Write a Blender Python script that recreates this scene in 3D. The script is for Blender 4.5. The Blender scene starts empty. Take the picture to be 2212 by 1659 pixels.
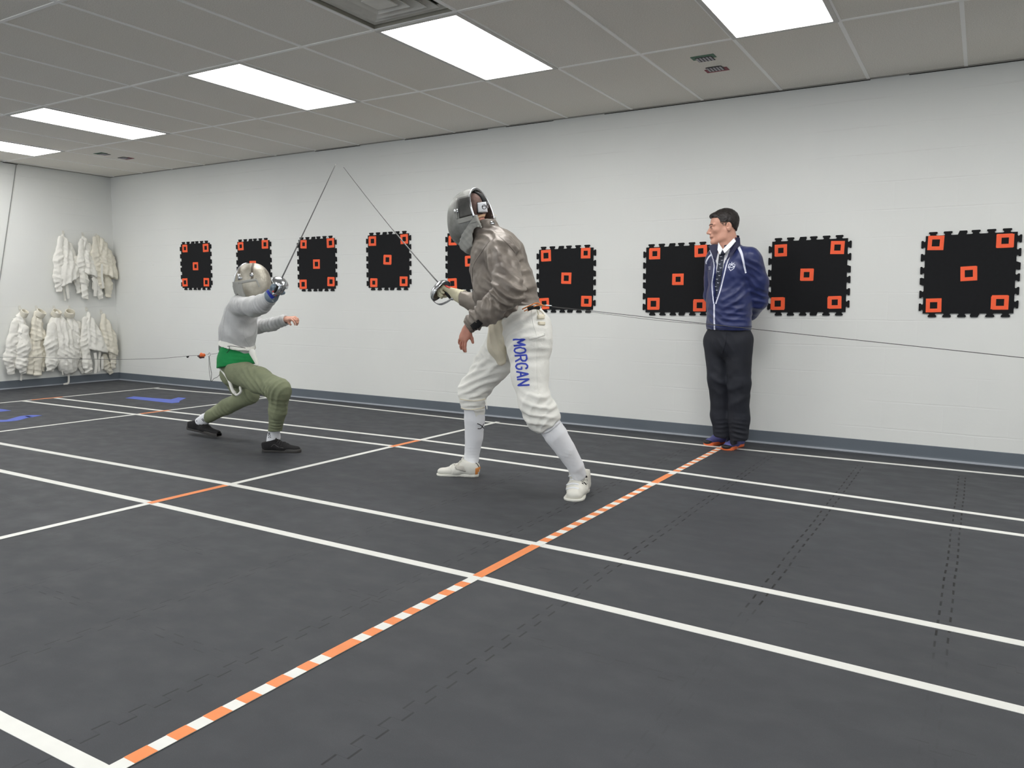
import bpy, math, random
import numpy as np
from mathutils import Vector, Matrix
from mathutils.bvhtree import BVHTree

# ------------------------------------------------------------------ camera, world, exposure
SC = bpy.context.scene
COL = SC.collection
FPX = 1670.42                      # focal length in pixels of the 2212 x 1659 frame
CAM = np.array([0.0, 0.0, 1.1095])
RM = np.array([[0.8549012284, 0.5187272375, 0.0081205106],
               [-0.0613864307, 0.0856018333, 0.9944365401],
               [-0.5151461887, 0.8506435089, -0.1050239260]])   # right, up, forward
cam = bpy.data.objects.new('camera', bpy.data.cameras.new('camera'))
COL.objects.link(cam)
cam.data.sensor_width = 36.0
cam.data.lens = FPX / 2212 * 36.0
cam.data.clip_start = 0.02
r_, u_, f_ = RM
cam.matrix_world = Matrix(((r_[0], u_[0], -f_[0], CAM[0]), (r_[1], u_[1], -f_[1], CAM[1]),
                           (r_[2], u_[2], -f_[2], CAM[2]), (0, 0, 0, 1)))
SC.camera = cam
WORLD = 1.0
world = bpy.data.worlds.new('world')
SC.world = world
world.use_nodes = True
world.node_tree.nodes['Background'].inputs[0].default_value = (0.8, 0.85, 0.9, 1)
world.node_tree.nodes['Background'].inputs[1].default_value = WORLD
SC.view_settings.view_transform = 'Standard'
SC.view_settings.look = 'None'
SC.view_settings.gamma = 1
SC.view_settings.use_curve_mapping = False
SC.view_settings.exposure = 0.6
LIGHT_POWER = 9.0                   # emission of the ceiling diffusers
SC.cycles.max_bounces = 8
SC.cycles.diffuse_bounces = 5
SC.cycles.use_denoising = True

# the room
WY = 6.295                         # back wall (mats)
X0 = -10.169                       # left wall (jackets)
HZ = 2.74                          # ceiling
XR, YF = 4.6, -3.4                 # right and front wall, behind the camera


def ray(px, py):
    return RM.T @ np.array([(px - 1106) / FPX, -(py - 829.5) / FPX, 1.0])


def P(px, py, Y):
    """point of the plane y = Y seen at a pixel"""
    d = ray(px, py)
    return CAM + d * (Y / d[1])


def PX(px, py, X):
    d = ray(px, py)
    return CAM + d * (X / d[0])


def PF(px, py, h=0.0):
    d = ray(px, py)
    return CAM + d * ((h - CAM[2]) / d[2])


# ------------------------------------------------------------------ materials
def s2l(c):
    return tuple((x / 12.92 if x <= 0.04045 else ((x + 0.055) / 1.055) ** 2.4) for x in [v / 255 for v in c])


MATS = {}


def mat(name, rgb, rough=0.7, metal=0.0, var=0.0, vscale=8.0, rgb2=None, bump=0.0, bscale=60.0,
        sheen=0.0, emit=0.0, spec=0.5, stretch=(1, 1, 1), bdist=0.01):
    if name in MATS:
        return MATS[name]
    m = bpy.data.materials.new(name)
    m.use_nodes = True
    nt = m.node_tree
    b = nt.nodes['Principled BSDF']
    c = s2l(rgb) + (1,)
    b.inputs['Base Color'].default_value = c
    b.inputs['Roughness'].default_value = rough
    b.inputs['Metallic'].default_value = metal
    b.inputs['Specular IOR Level'].default_value = spec
    if sheen:
        b.inputs['Sheen Weight'].default_value = sheen
    tc = nt.nodes.new('ShaderNodeTexCoord')
    mp = nt.nodes.new('ShaderNodeMapping')
    mp.inputs['Scale'].default_value = stretch
    nt.links.new(tc.outputs['Object'], mp.inputs['Vector'])
    if var or rgb2:
        n = nt.nodes.new('ShaderNodeTexNoise')
        n.inputs['Scale'].default_value = vscale
        n.inputs['Detail'].default_value = 5
        nt.links.new(mp.outputs['Vector'], n.inputs['Vector'])
        mr = nt.nodes.new('ShaderNodeMapRange')
        mr.inputs['From Min'].default_value = 0.3
        mr.inputs['From Max'].default_value = 0.7
        nt.links.new(n.outputs['Fac'], mr.inputs['Value'])
        mx = nt.nodes.new('ShaderNodeMix')
        mx.data_type = 'RGBA'
        mx.inputs['A'].default_value = c
        if rgb2:
            c2 = s2l(rgb2) + (1,)
        else:
            c2 = tuple(min(1, x * (1 - var)) for x in c[:3]) + (1,)
        mx.inputs['B'].default_value = c2
        nt.links.new(mr.outputs['Result'], mx.inputs['Factor'])
        nt.links.new(mx.outputs['Result'], b.inputs['Base Color'])
    if bump:
        n2 = nt.nodes.new('ShaderNodeTexNoise')
        n2.inputs['Scale'].default_value = bscale
        n2.inputs['Detail'].default_value = 4
        nt.links.new(mp.outputs['Vector'], n2.inputs['Vector'])
        bp = nt.nodes.new('ShaderNodeBump')
        bp.inputs['Strength'].default_value = bump
        bp.inputs['Distance'].default_value = bdist
        nt.links.new(n2.outputs['Fac'], bp.inputs['Height'])
        nt.links.new(bp.outputs['Normal'], b.inputs['Normal'])
    if emit:
        b.inputs['Emission Color'].default_value = c
        b.inputs['Emission Strength'].default_value = emit
    MATS[name] = m
    return m


class NT:
    """small node graph helper"""
    def __init__(s, m):
        s.nt = m.node_tree
        s.b = s.nt.nodes['Principled BSDF']
        s.tc = s.nt.nodes.new('ShaderNodeTexCoord')
        sp = s.nt.nodes.new('ShaderNodeSeparateXYZ')
        s.nt.links.new(s.tc.outputs['Object'], sp.inputs[0])
        s.x, s.y, s.z = sp.outputs

    def node(s, t, **kw):
        n = s.nt.nodes.new(t)
        for k, v in kw.items():
            setattr(n, k, v)
        return n

    def link(s, a, b):
        s.nt.links.new(a, b)

    def m(s, op, a, b=None, c=None):
        n = s.node('ShaderNodeMath', operation=op)
        for i, v in enumerate((a, b, c)):
            if v is None:
                continue
            if isinstance(v, (int, float)):
                n.inputs[i].default_value = v
            else:
                s.link(v, n.inputs[i])
        return n.outputs[0]

    def vec(s, a, b, c):
        n = s.node('ShaderNodeCombineXYZ')
        for i, v in enumerate((a, b, c)):
            if isinstance(v, (int, float)):
                n.inputs[i].default_value = v
            else:
                s.link(v, n.inputs[i])
        return n.outputs[0]

    def noise(s, scale, vec=None, detail=4):
        n = s.node('ShaderNodeTexNoise')
        n.inputs['Scale'].default_value = scale
        n.inputs['Detail'].default_value = detail
        s.link(vec if vec is not None else s.tc.outputs['Object'], n.inputs['Vector'])
        return n.outputs['Fac']

    def mr(s, v, a, b, c=0.0, d=1.0):
        n = s.node('ShaderNodeMapRange')
        for i, k in enumerate((v, a, b, c, d)):
            if isinstance(k, (int, float)):
                n.inputs[i].default_value = k
            else:
                s.link(k, n.inputs[i])
        return n.outputs[0]

    def mix(s, f, a, b):
        n = s.node('ShaderNodeMix', data_type='RGBA')
        if isinstance(f, (int, float)):
            n.inputs['Factor'].default_value = f
        else:
            s.link(f, n.inputs['Factor'])
        for k, v in (('A', a), ('B', b)):
            if isinstance(v, tuple):
                n.inputs[k].default_value = s2l(v) + (1,)
            else:
                s.link(v, n.inputs[k])
        return n.outputs['Result']

    def bump(s, h, strength, dist):
        n = s.node('ShaderNodeBump')
        n.inputs['Strength'].default_value = strength
        n.inputs['Distance'].default_value = dist
        s.link(h, n.inputs['Height'])
        s.link(n.outputs['Normal'], s.b.inputs['Normal'])


def wall_material(name, ax):
    """white painted concrete blocks: shallow uneven joints under thick paint"""
    m = bpy.data.materials.new(name)
    m.use_nodes = True
    g = NT(m)
    u = g.x if ax == 'x' else g.y
    wob = g.m('MULTIPLY', g.m('SUBTRACT', g.noise(5.0), 0.5), 0.012)
    zz = g.m('ADD', g.z, wob)
    row = g.m('DIVIDE', zz, 0.2)
    fr = g.m('FRACT', row)
    dz = g.m('MULTIPLY', g.m('MINIMUM', fr, g.m('SUBTRACT', 1.0, fr)), 0.2)
    odd = g.m('FRACT', g.m('MULTIPLY', g.m('FLOOR', row), 0.5))
    col = g.m('ADD', g.m('DIVIDE', u, 0.4), odd)
    fc = g.m('FRACT', col)
    dx = g.m('MULTIPLY', g.m('MINIMUM', fc, g.m('SUBTRACT', 1.0, fc)), 0.4)
    jz = g.mr(dz, 0.0, 0.006, 1.0, 0.0)
    jx = g.m('MULTIPLY', g.mr(dx, 0.0, 0.006, 1.0, 0.0), 0.35)
    joint = g.m('MAXIMUM', jz, jx)
    fade = g.mr(g.noise(1.7, detail=3), 0.42, 0.62)          # joints filled by paint in places
    joint = g.m('MULTIPLY', joint, fade)
    rough = g.noise(70.0, detail=6)
    blot = g.noise(9.0, detail=5)
    h = g.m('SUBTRACT', g.m('ADD', g.m('MULTIPLY', rough, 0.16), g.m('MULTIPLY', blot, 0.45)), joint)
    g.bump(h, 0.5, 0.003)
    # small chips and scuffs
    spots = g.mr(g.noise(26.0, g.vec(g.m('MULTIPLY', u, 0.35), 0.0, g.z), 2), 0.79, 0.82)
    base = g.mix(g.mr(g.noise(0.9), 0.3, 0.7), (228, 229, 225), (223, 224, 221))
    colr = g.mix(g.m('MULTIPLY', spots, 0.4), base, (120, 118, 112))
    g.link(colr, g.b.inputs['Base Color'])
    g.b.inputs['Roughness'].default_value = 0.55
    g.b.inputs['Specular IOR Level'].default_value = 0.35
    return m


def floor_material():
    """black rubber puzzle tiles, 0.61 m, joined by interlocking teeth"""
    m = bpy.data.materials.new('rubber_floor')
    m.use_nodes = True
    g = NT(m)

    def seam(a, b, a0, b0):
        # nearest seam coordinate along a; teeth alternate along b
        t = g.m('DIVIDE', g.m('SUBTRACT', a, a0), 0.612)
        k = g.m('ROUND', t)
        d = g.m('MULTIPLY', g.m('SUBTRACT', t, k), 0.612)
        bb = g.m('DIVIDE', g.m('SUBTRACT', b, b0), 0.102)
        fb = g.m('FRACT', bb)
        sq = g.m('SUBTRACT', g.m('MULTIPLY', g.m('GREATER_THAN', fb, 0.5), 2.0), 1.0)
        off = g.m('ABSOLUTE', g.m('SUBTRACT', d, g.m('MULTIPLY', sq, 0.0185)))
        line = g.mr(off, 0.0022, 0.0046, 1.0, 0.0)
        # short flanks of the teeth
        e = g.m('MINIMUM', g.m('ABSOLUTE', g.m('SUBTRACT', fb, 0.5)), g.m('MINIMUM', fb, g.m('SUBTRACT', 1.0, fb)))
        e = g.m('MULTIPLY', e, 0.102)
        fl = g.m('MULTIPLY', g.mr(e, 0.0004, 0.0016, 1.0, 0.0), g.m('LESS_THAN', g.m('ABSOLUTE', d), 0.0185))
        return line, g.m('MULTIPLY', fl, 0.35), k

    w = g.m('MULTIPLY', g.m('SUBTRACT', g.noise(2.2, detail=2), 0.5), 0.012)
    xw = g.m('ADD', g.x, w)
    yw = g.m('ADD', g.y, w)
    lx, fx, kx = seam(xw, g.y, -0.05, 3.305)
    ly, fy, ky = seam(yw, g.x, 3.356, -0.05)
    # how far a seam stands open differs along it; seams along y gape more towards the right
    open_x = g.m('MULTIPLY', g.mr(g.noise(1.3, detail=2), 0.22, 0.5, 0.25, 1.25), g.mr(g.x, -3.2, -0.9, 0.35, 1.0))
    right = g.m('MAXIMUM', g.mr(g.y, 2.65, 2.95, 0.08, 1.0), g.m('MULTIPLY', g.m('LESS_THAN', g.x, -1.0), 0.6))
    open_x = g.m('MULTIPLY', open_x, right)
    open_y = g.m('MULTIPLY', g.mr(g.noise(2.9, detail=2), 0.5, 0.7), 0.45)
    s = g.m('MAXIMUM', g.m('MULTIPLY', g.m('MAXIMUM', lx, fx), open_x), g.m('MULTIPLY', g.m('MAXIMUM', ly, fy), open_y))
    # only where the puzzle field lies (a cut border runs along the walls)
    s = g.m('MULTIPLY', s, g.m('LESS_THAN', g.y, 5.78))
    grain = g.noise(420.0, detail=3)
    blot = g.noise(2.1, detail=5)
    scuff = g.noise(9.0, g.vec(g.m('MULTIPLY', g.x, 0.7), g.y, 0.0), 6)
    base = g.mix(g.mr(blot, 0.3, 0.7), (55, 57, 61), (60, 62, 66))
    base = g.mix(g.mr(grain, 0.55, 0.8, 0.0, 0.35), base, (98, 99, 103))
    base = g.mix(g.mr(scuff, 0.58, 0.8, 0.0, 0.14), base, (84, 85, 88))
    base = g.mix(g.m('MINIMUM', s, 1.0), base, (3, 3, 4))
    g.link(base, g.b.inputs['Base Color'])
    g.link(g.mr(scuff, 0.2, 0.8, 0.52, 0.72), g.b.inputs['Roughness'])
    g.b.inputs['Specular IOR Level'].default_value = 0.42
    h = g.m('SUBTRACT', g.m('ADD', g.m('MULTIPLY', grain, 0.18), g.m('MULTIPLY', scuff, 0.1)), s)
    g.bump(h, 0.5, 0.002)
    return m


def tile_material():
    m = bpy.data.materials.new('ceiling_tile')
    m.use_nodes = True
    g = NT(m)
    fis = g.noise(150.0, detail=5)
    big = g.noise(0.7, detail=2)
    base = g.mix(g.mr(fis, 0.35, 0.62), (222, 218, 210), (240, 237, 230))
    base = g.mix(g.mr(big, 0.35, 0.65, 0.0, 0.3), base, (228, 222, 208))
    g.link(base, g.b.inputs['Base Color'])
    g.b.inputs['Roughness'].default_value = 0.95
    g.b.inputs['Specular IOR Level'].default_value = 0.1
    g.bump(fis, 0.5, 0.003)
    return m


# ------------------------------------------------------------------ object helpers
def link(o, parent=None, label=None, cat=None, group=None, kind=None):
    COL.objects.link(o)
    if parent is not None:
        o.parent = parent
    if label:
        o['label'] = label
    if cat:
        o['category'] = cat
    if group:
        o['group'] = group
    if kind:
        o['kind'] = kind
    return o


def thing(name, loc, label, cat, group=None):
    o = bpy.data.objects.new(name, None)
    o.empty_display_size = 0.1
    o.location = Vector(loc)
    o['org'] = list(map(float, loc))
    link(o, None, label, cat, group)
    return o


def org_of(parent):
    return np.array(parent['org']) if parent is not None and 'org' in parent else np.zeros(3)


def mesh_np(name, V, F, m, parent=None, smooth=True, org=None, **kw):
    """V (n,3) world coordinates, F list/array of faces -> one mesh object"""
    V = np.asarray(V, float)
    if parent is not None:
        o3 = org_of(parent)
        loc = (0, 0, 0)
    else:
        o3 = np.zeros(3) if org is None else np.asarray(org, float)
        loc = tuple(o3)
    me = bpy.data.meshes.new(name)
    Vl = V - o3
    if isinstance(F, np.ndarray) and len(F):
        n = F.shape[1]
        me.vertices.add(len(Vl))
        me.vertices.foreach_set('co', Vl.astype(np.float32).ravel())
        me.loops.add(F.size)
        me.loops.foreach_set('vertex_index', F.astype(np.int32).ravel())
        me.polygons.add(len(F))
        me.polygons.foreach_set('loop_start', np.arange(0, F.size, n, dtype=np.int32))
        me.update(calc_edges=True)
        me.validate()
    else:
        me.from_pydata([tuple(v) for v in Vl], [], [tuple(int(i) for i in f) for f in F])
        me.update()
    me.polygons.foreach_set('use_smooth', [smooth] * len(me.polygons))
    if isinstance(m, (list, tuple)):
        for x in m:
            me.materials.append(x)
    else:
        me.materials.append(m)
    o = bpy.data.objects.new(name, me)
    o.location = loc
    o['org'] = list(map(float, o3))
    link(o, parent, **kw)
    return o


class MB:
    """collects simple solids as one mesh"""
    def __init__(s):
        s.v, s.f = [], []

    def add(s, V, F):
        n = len(s.v)
        s.v += [tuple(map(float, v)) for v in V]
        s.f += [tuple(int(i) + n for i in f) for f in F]
        return s

    def box(s, a, b):
        (x0, y0, z0), (x1, y1, z1) = a, b
        V = [(x0, y0, z0), (x1, y0, z0), (x1, y1, z0), (x0, y1, z0), (x0, y0, z1), (x1, y0, z1), (x1, y1, z1), (x0, y1, z1)]
        return s.add(V, [(0, 3, 2, 1), (4, 5, 6, 7), (0, 1, 5, 4), (1, 2, 6, 5), (2, 3, 7, 6), (3, 0, 4, 7)])

    def obox(s, c, ax, ay, az):
        """box from a centre and three half vectors"""
        c, ax, ay, az = map(np.asarray, (c, ax, ay, az))
        V = [c + i * ax + j * ay + k * az for k in (-1, 1) for i, j in ((-1, -1), (1, -1), (1, 1), (-1, 1))]
        return s.add(V, [(0, 3, 2, 1), (4, 5, 6, 7), (0, 1, 5, 4), (1, 2, 6, 5), (2, 3, 7, 6), (3, 0, 4, 7)])

    def prism(s, poly, t, lift):
        """outline (3D points) pushed by vector t; lift = start offset"""
        n = len(poly)
        A = [np.asarray(p) + lift for p in poly]
        B = [p + t for p in A]
        return s.add(A + B, [tuple(range(n))[::-1], tuple(range(n, 2 * n))] +
                     [(i, (i + 1) % n, (i + 1) % n + n, i + n) for i in range(n)])

    def tube(s, pts, r, n=8, cap=True):
        pts = [np.asarray(p, float) for p in pts]
        rs = r if hasattr(r, '__len__') else [r] * len(pts)
        up = None
        rings = []
        for i, p in enumerate(pts):
            t = pts[min(i + 1, len(pts) - 1)] - pts[max(i - 1, 0)]
            t = t / (np.linalg.norm(t) + 1e-12)
            if up is None:
                up = np.array([0, 0, 1.0]) if abs(t[2]) < 0.9 else np.array([0, 1.0, 0])
            a = np.cross(up, t)
            a /= np.linalg.norm(a) + 1e-12
            b = np.cross(t, a)
            up = b
            rings.append([p + rs[i] * (math.cos(2 * math.pi * k / n) * a + math.sin(2 * math.pi * k / n) * b) for k in range(n)])
        V = [v for q in rings for v in q]
        F = []
        for i in range(len(pts) - 1):
            for k in range(n):
                F.append((i * n + k, i * n + (k + 1) % n, (i + 1) * n + (k + 1) % n, (i + 1) * n + k))
        if cap:
            F.append(tuple(range(n))[::-1])
            F.append(tuple((len(pts) - 1) * n + k for k in range(n)))
        return s.add(V, F)

    def build(s, name, m, parent=None, smooth=False, org=None, **kw):
        return mesh_np(name, s.v, s.f, m, parent, smooth, org, **kw)


def spline(pts, n=8):
    """Catmull-Rom through points"""
    pts = [np.asarray(p, float) for p in pts]
    q = [2 * pts[0] - pts[1]] + pts + [2 * pts[-1] - pts[-2]]
    out = []
    for i in range(1, len(q) - 2):
        for k in range(n):
            t = k / n
            a, b, c, d = q[i - 1], q[i], q[i + 1], q[i + 2]
            out.append(0.5 * ((2 * b) + (-a + c) * t + (2 * a - 5 * b + 4 * c - d) * t * t + (-a + 3 * b - 3 * c + d) * t ** 3))
    out.append(pts[-1])
    return out


# ------------------------------------------------------------------ implicit surfaces
def axis(lo, hi, h, zones=()):
    """grid coordinates from lo to hi with step h, finer steps inside zones (a, b, h)"""
    out = [lo]
    while out[-1] < hi:
        st = h
        for a, b, hh in zones:
            if a <= out[-1] <= b:
                st = min(st, hh)
        out.append(out[-1] + st)
    return np.array(out)


def fr(f, up=(0, 0, 1)):
    """orthonormal frame rows forward, left, up"""
    f = np.asarray(f, float)
    f /= np.linalg.norm(f)
    l = np.cross(up, f)
    l /= np.linalg.norm(l)
    return np.array([f, l, np.cross(f, l)])


class Field:
    def __init__(s, lo, hi, h=0.008, zx=(), zy=(), zz=()):
        s.x = axis(lo[0], hi[0], h, zx)
        s.y = axis(lo[1], hi[1], h, zy)
        s.z = axis(lo[2], hi[2], h, zz)
        s.V = np.full((len(s.x), len(s.y), len(s.z)), 0.2, np.float32)

    def block(s, lo, hi):
        sl = []
        for c, a, b in zip((s.x, s.y, s.z), lo, hi):
            i0 = max(0, np.searchsorted(c, a) - 1)
            i1 = min(len(c), np.searchsorted(c, b) + 1)
            sl.append(slice(i0, max(i1, i0)))
        return tuple(sl)

    def pts(s, sl):
        return (s.x[sl[0]][:, None, None], s.y[sl[1]][None, :, None], s.z[sl[2]][None, None, :])

    def op(s, fn, lo, hi, k=0.0, mode='add', mar=None):
        mar = (0.04 + k) if mar is None else mar
        sl = s.block(np.asarray(lo) - mar, np.asarray(hi) + mar)
        X, Y, Z = s.pts(sl)
        if X.size * Y.size * Z.size == 0:
            return s
        d = fn(X, Y, Z).astype(np.float32)
        A = s.V[sl]
        if mode == 'add':
            if k > 0:
                h = np.maximum(k - np.abs(A - d), 0) / k
                s.V[sl] = np.minimum(A, d) - h * h * k * 0.25
            else:
                s.V[sl] = np.minimum(A, d)
        elif mode == 'sub':
            if k > 0:
                h = np.maximum(k - np.abs(A + d), 0) / k
                s.V[sl] = np.maximum(A, -d) + h * h * k * 0.25
            else:
                s.V[sl] = np.maximum(A, -d)
        elif mode == 'int':
            s.V[sl] = np.maximum(A, d)
        return s

    def cone(s, a, b, ra, rb=None, k=0.03, sc=(1, 1, 1), R=None, mode='add', grow=0.0):
        """tapered capsule; sc squeezes it along the rows of R (or the axes)"""
        rb = ra if rb is None else rb
        ra += grow
        rb += grow
        a, b = np.asarray(a, float), np.asarray(b, float)
        R = np.eye(3) if R is None else R
        sc = np.asarray(sc, float)
        c = 0.5 * (a + b)
        A, B = (R @ (a - c)) / sc, (R @ (b - c)) / sc
        ba = B - A
        L = max(float(ba @ ba), 1e-9)
        ms = float(sc.min())

        def fn(X, Y, Z):
            q = [((X - c[0]) * R[i][0] + (Y - c[1]) * R[i][1] + (Z - c[2]) * R[i][2]) / sc[i] - A[i] for i in range(3)]
            h = np.clip((q[0] * ba[0] + q[1] * ba[1] + q[2] * ba[2]) / L, 0, 1)
            d = np.sqrt((q[0] - h * ba[0]) ** 2 + (q[1] - h * ba[1]) ** 2 + (q[2] - h * ba[2]) ** 2)
            return (d - (ra + h * (rb - ra))) * ms
        r = max(ra, rb) * float(sc.max())
        return s.op(fn, np.minimum(a, b) - r, np.maximum(a, b) + r, k, mode)

    def chain(s, pts, rs, k=0.03, **kw):
        for i in range(len(pts) - 1):
            s.cone(pts[i], pts[i + 1], rs[i], rs[i + 1], k=k if i else kw.pop('k0', k), **kw)
        return s

    def ell(s, c, rad, R=None, k=0.02, mode='add'):
        R = np.eye(3) if R is None else R
        c, rad = np.asarray(c, float), np.asarray(rad, float)

        def fn(X, Y, Z):
            q = [((X - c[0]) * R[i][0] + (Y - c[1]) * R[i][1] + (Z - c[2]) * R[i][2]) / rad[i] for i in range(3)]
            n = np.sqrt(q[0] ** 2 + q[1] ** 2 + q[2] ** 2)
            g = np.sqrt((q[0] / rad[0]) ** 2 + (q[1] / rad[1]) ** 2 + (q[2] / rad[2]) ** 2) + 1e-9
            return n * (n - 1) / g
        r = rad.max()
        return s.op(fn, c - r, c + r, k, mode)

    def plane(s, p, n, lo=None, hi=None):
        """keep the side against n"""
        p, n = np.asarray(p, float), np.asarray(n, float)
        n = n / np.linalg.norm(n)
        lo = (s.x[0], s.y[0], s.z[0]) if lo is None else lo
        hi = (s.x[-1], s.y[-1], s.z[-1]) if hi is None else hi
        return s.op(lambda X, Y, Z: (X - p[0]) * n[0] + (Y - p[1]) * n[1] + (Z - p[2]) * n[2], lo, hi, 0, 'int', 0)

    def nets(s):
        V = s.V
        S = V < 0
        c = S[:-1, :-1, :-1].astype(np.int8)
        for i, j, k in ((1, 0, 0), (0, 1, 0), (0, 0, 1), (1, 1, 0), (1, 0, 1), (0, 1, 1), (1, 1, 1)):
            c = c + S[i:S.shape[0] - 1 + i, j:S.shape[1] - 1 + j, k:S.shape[2] - 1 + k]
        I = np.argwhere((c > 0) & (c < 8))
        cn = [(i, j, k) for i in (0, 1) for j in (0, 1) for k in (0, 1)]
        val = [V[I[:, 0] + a, I[:, 1] + b, I[:, 2] + d] for a, b, d in cn]
        pos = [np.stack([s.x[I[:, 0] + a], s.y[I[:, 1] + b], s.z[I[:, 2] + d]], 1) for a, b, d in cn]
        acc = np.zeros((len(I), 3))
        cnt = np.zeros(len(I))
        for a in range(8):
            for b in range(a + 1, 8):
                if sum(abs(cn[a][t] - cn[b][t]) for t in range(3)) != 1:
                    continue
                m = (val[a] < 0) != (val[b] < 0)
                t = np.where(m, val[a] / np.where(val[a] == val[b], 1, val[a] - val[b]), 0)
                acc += m[:, None] * (pos[a] + (pos[b] - pos[a]) * t[:, None])
                cnt += m
        vt = acc / cnt[:, None]
        vid = np.full(tuple(n - 1 for n in V.shape), -1, np.int32)
        vid[I[:, 0], I[:, 1], I[:, 2]] = np.arange(len(I))
        Q = []
        for ax in range(3):
            o = [[0, 0, 0] for _ in range(1)]
            A = [slice(None)] * 3
            B = [slice(None)] * 3
            A[ax] = slice(0, -1)
            B[ax] = slice(1, None)
            sa, sb = S[tuple(A)], S[tuple(B)]
            E = np.argwhere(sa != sb)
            u, v = (ax + 1) % 3, (ax + 2) % 3
            ok = (E[:, u] > 0) & (E[:, v] > 0) & (E[:, u] < V.shape[u] - 1) & (E[:, v] < V.shape[v] - 1)
            E = E[ok]
            ins = sa[E[:, 0], E[:, 1], E[:, 2]]
            q = []
            for du, dv in ((-1, -1), (0, -1), (0, 0), (-1, 0)):
                T = E.copy()
                T[:, u] += du
                T[:, v] += dv
                q.append(vid[T[:, 0], T[:, 1], T[:, 2]])
            q = np.stack(q, 1)
            q[~ins] = q[~ins][:, ::-1]
            Q.append(q)
        Q = np.concatenate(Q)
        Q = Q[(Q >= 0).all(1)]
        return vt, Q


def fbox(x0, y0, x1, y1, Y0, Y1, pad, h):
    c = np.array([P(x, y, Y) for x in (x0, x1) for y in (y0, y1) for Y in (Y0, Y1)])
    lo, hi = c.min(0) - pad, c.max(0) + pad
    lo[2] = max(lo[2], 0.001)
    return Field(lo, hi, h)


# smooth lattice noise for cloth folds
_rng = np.random.RandomState(7)
_LAT = _rng.rand(32, 32, 32).astype(np.float32)


def vnoise(p):
    i = np.floor(p).astype(int)
    f = p - i
    f = f * f * (3 - 2 * f)
    r = 0
    for a in (0, 1):
        for b in (0, 1):
            for c in (0, 1):
                w = (f[:, 0] if a else 1 - f[:, 0]) * (f[:, 1] if b else 1 - f[:, 1]) * (f[:, 2] if c else 1 - f[:, 2])
                r = r + w * _LAT[(i[:, 0] + a) % 32, (i[:, 1] + b) % 32, (i[:, 2] + c) % 32]
    return r


def vnormals(V, Q):
    n = np.cross(V[Q[:, 2]] - V[Q[:, 0]], V[Q[:, 3]] - V[Q[:, 1]])
    N = np.zeros_like(V)
    for k in range(4):
        np.add.at(N, Q[:, k], n)
    return N / (np.linalg.norm(N, axis=1)[:, None] + 1e-12)


def folds(V, Q, sets, base=0.003, bscale=9.0, seed=0.0):
    """push vertices along their normals: (centre, radius, direction, wavelength, amplitude)"""
    N = vnormals(V, Q)
    d = (vnoise(V * bscale + seed) - 0.5) * 2 * base + (vnoise(V * bscale * 2.7 + seed + 5) - 0.5) * base
    for c, rad, dr, wl, amp in sets:
        dr = np.asarray(dr, float)
        dr = dr / np.linalg.norm(dr)
        w = np.exp(-((V - np.asarray(c)) ** 2).sum(1) / (rad * rad))
        ph = (V @ dr) / wl * 2 * math.pi + 5.5 * vnoise(V * 7 + seed + 3)
        f = (0.5 + 0.5 * np.cos(ph)) ** 1.8 - 0.35
        d = d + amp * w * f * (0.35 + 1.1 * vnoise(V * 12 + 11 + seed))
    return V + N * d[:, None]


def skin(name, F, m, parent=None, fold=None, base=0.0, seed=0.0, bscale=9.0, clean=True, **kw):
    V, Q = F.nets()
    if fold is not None or base:
        V = folds(V, Q, fold or [], base, bscale, seed)
    o = mesh_np(name, V, Q, m, parent, True, **kw)
    o_b = BVHTree.FromPolygons([tuple(v) for v in V], [tuple(q) for q in Q])
    return o, o_b


def hit(b, px, py):
    """the place on a garment seen at a pixel"""
    d = Vector(ray(px, py)).normalized()
    loc, nor, i, dist = b.ray_cast(Vector(CAM), d)
    if loc is None:
        return None, None
    n = Vector(nor)
    if n.dot(d) > 0:
        n = -n
    return np.array(loc), np.array(n)


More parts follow.
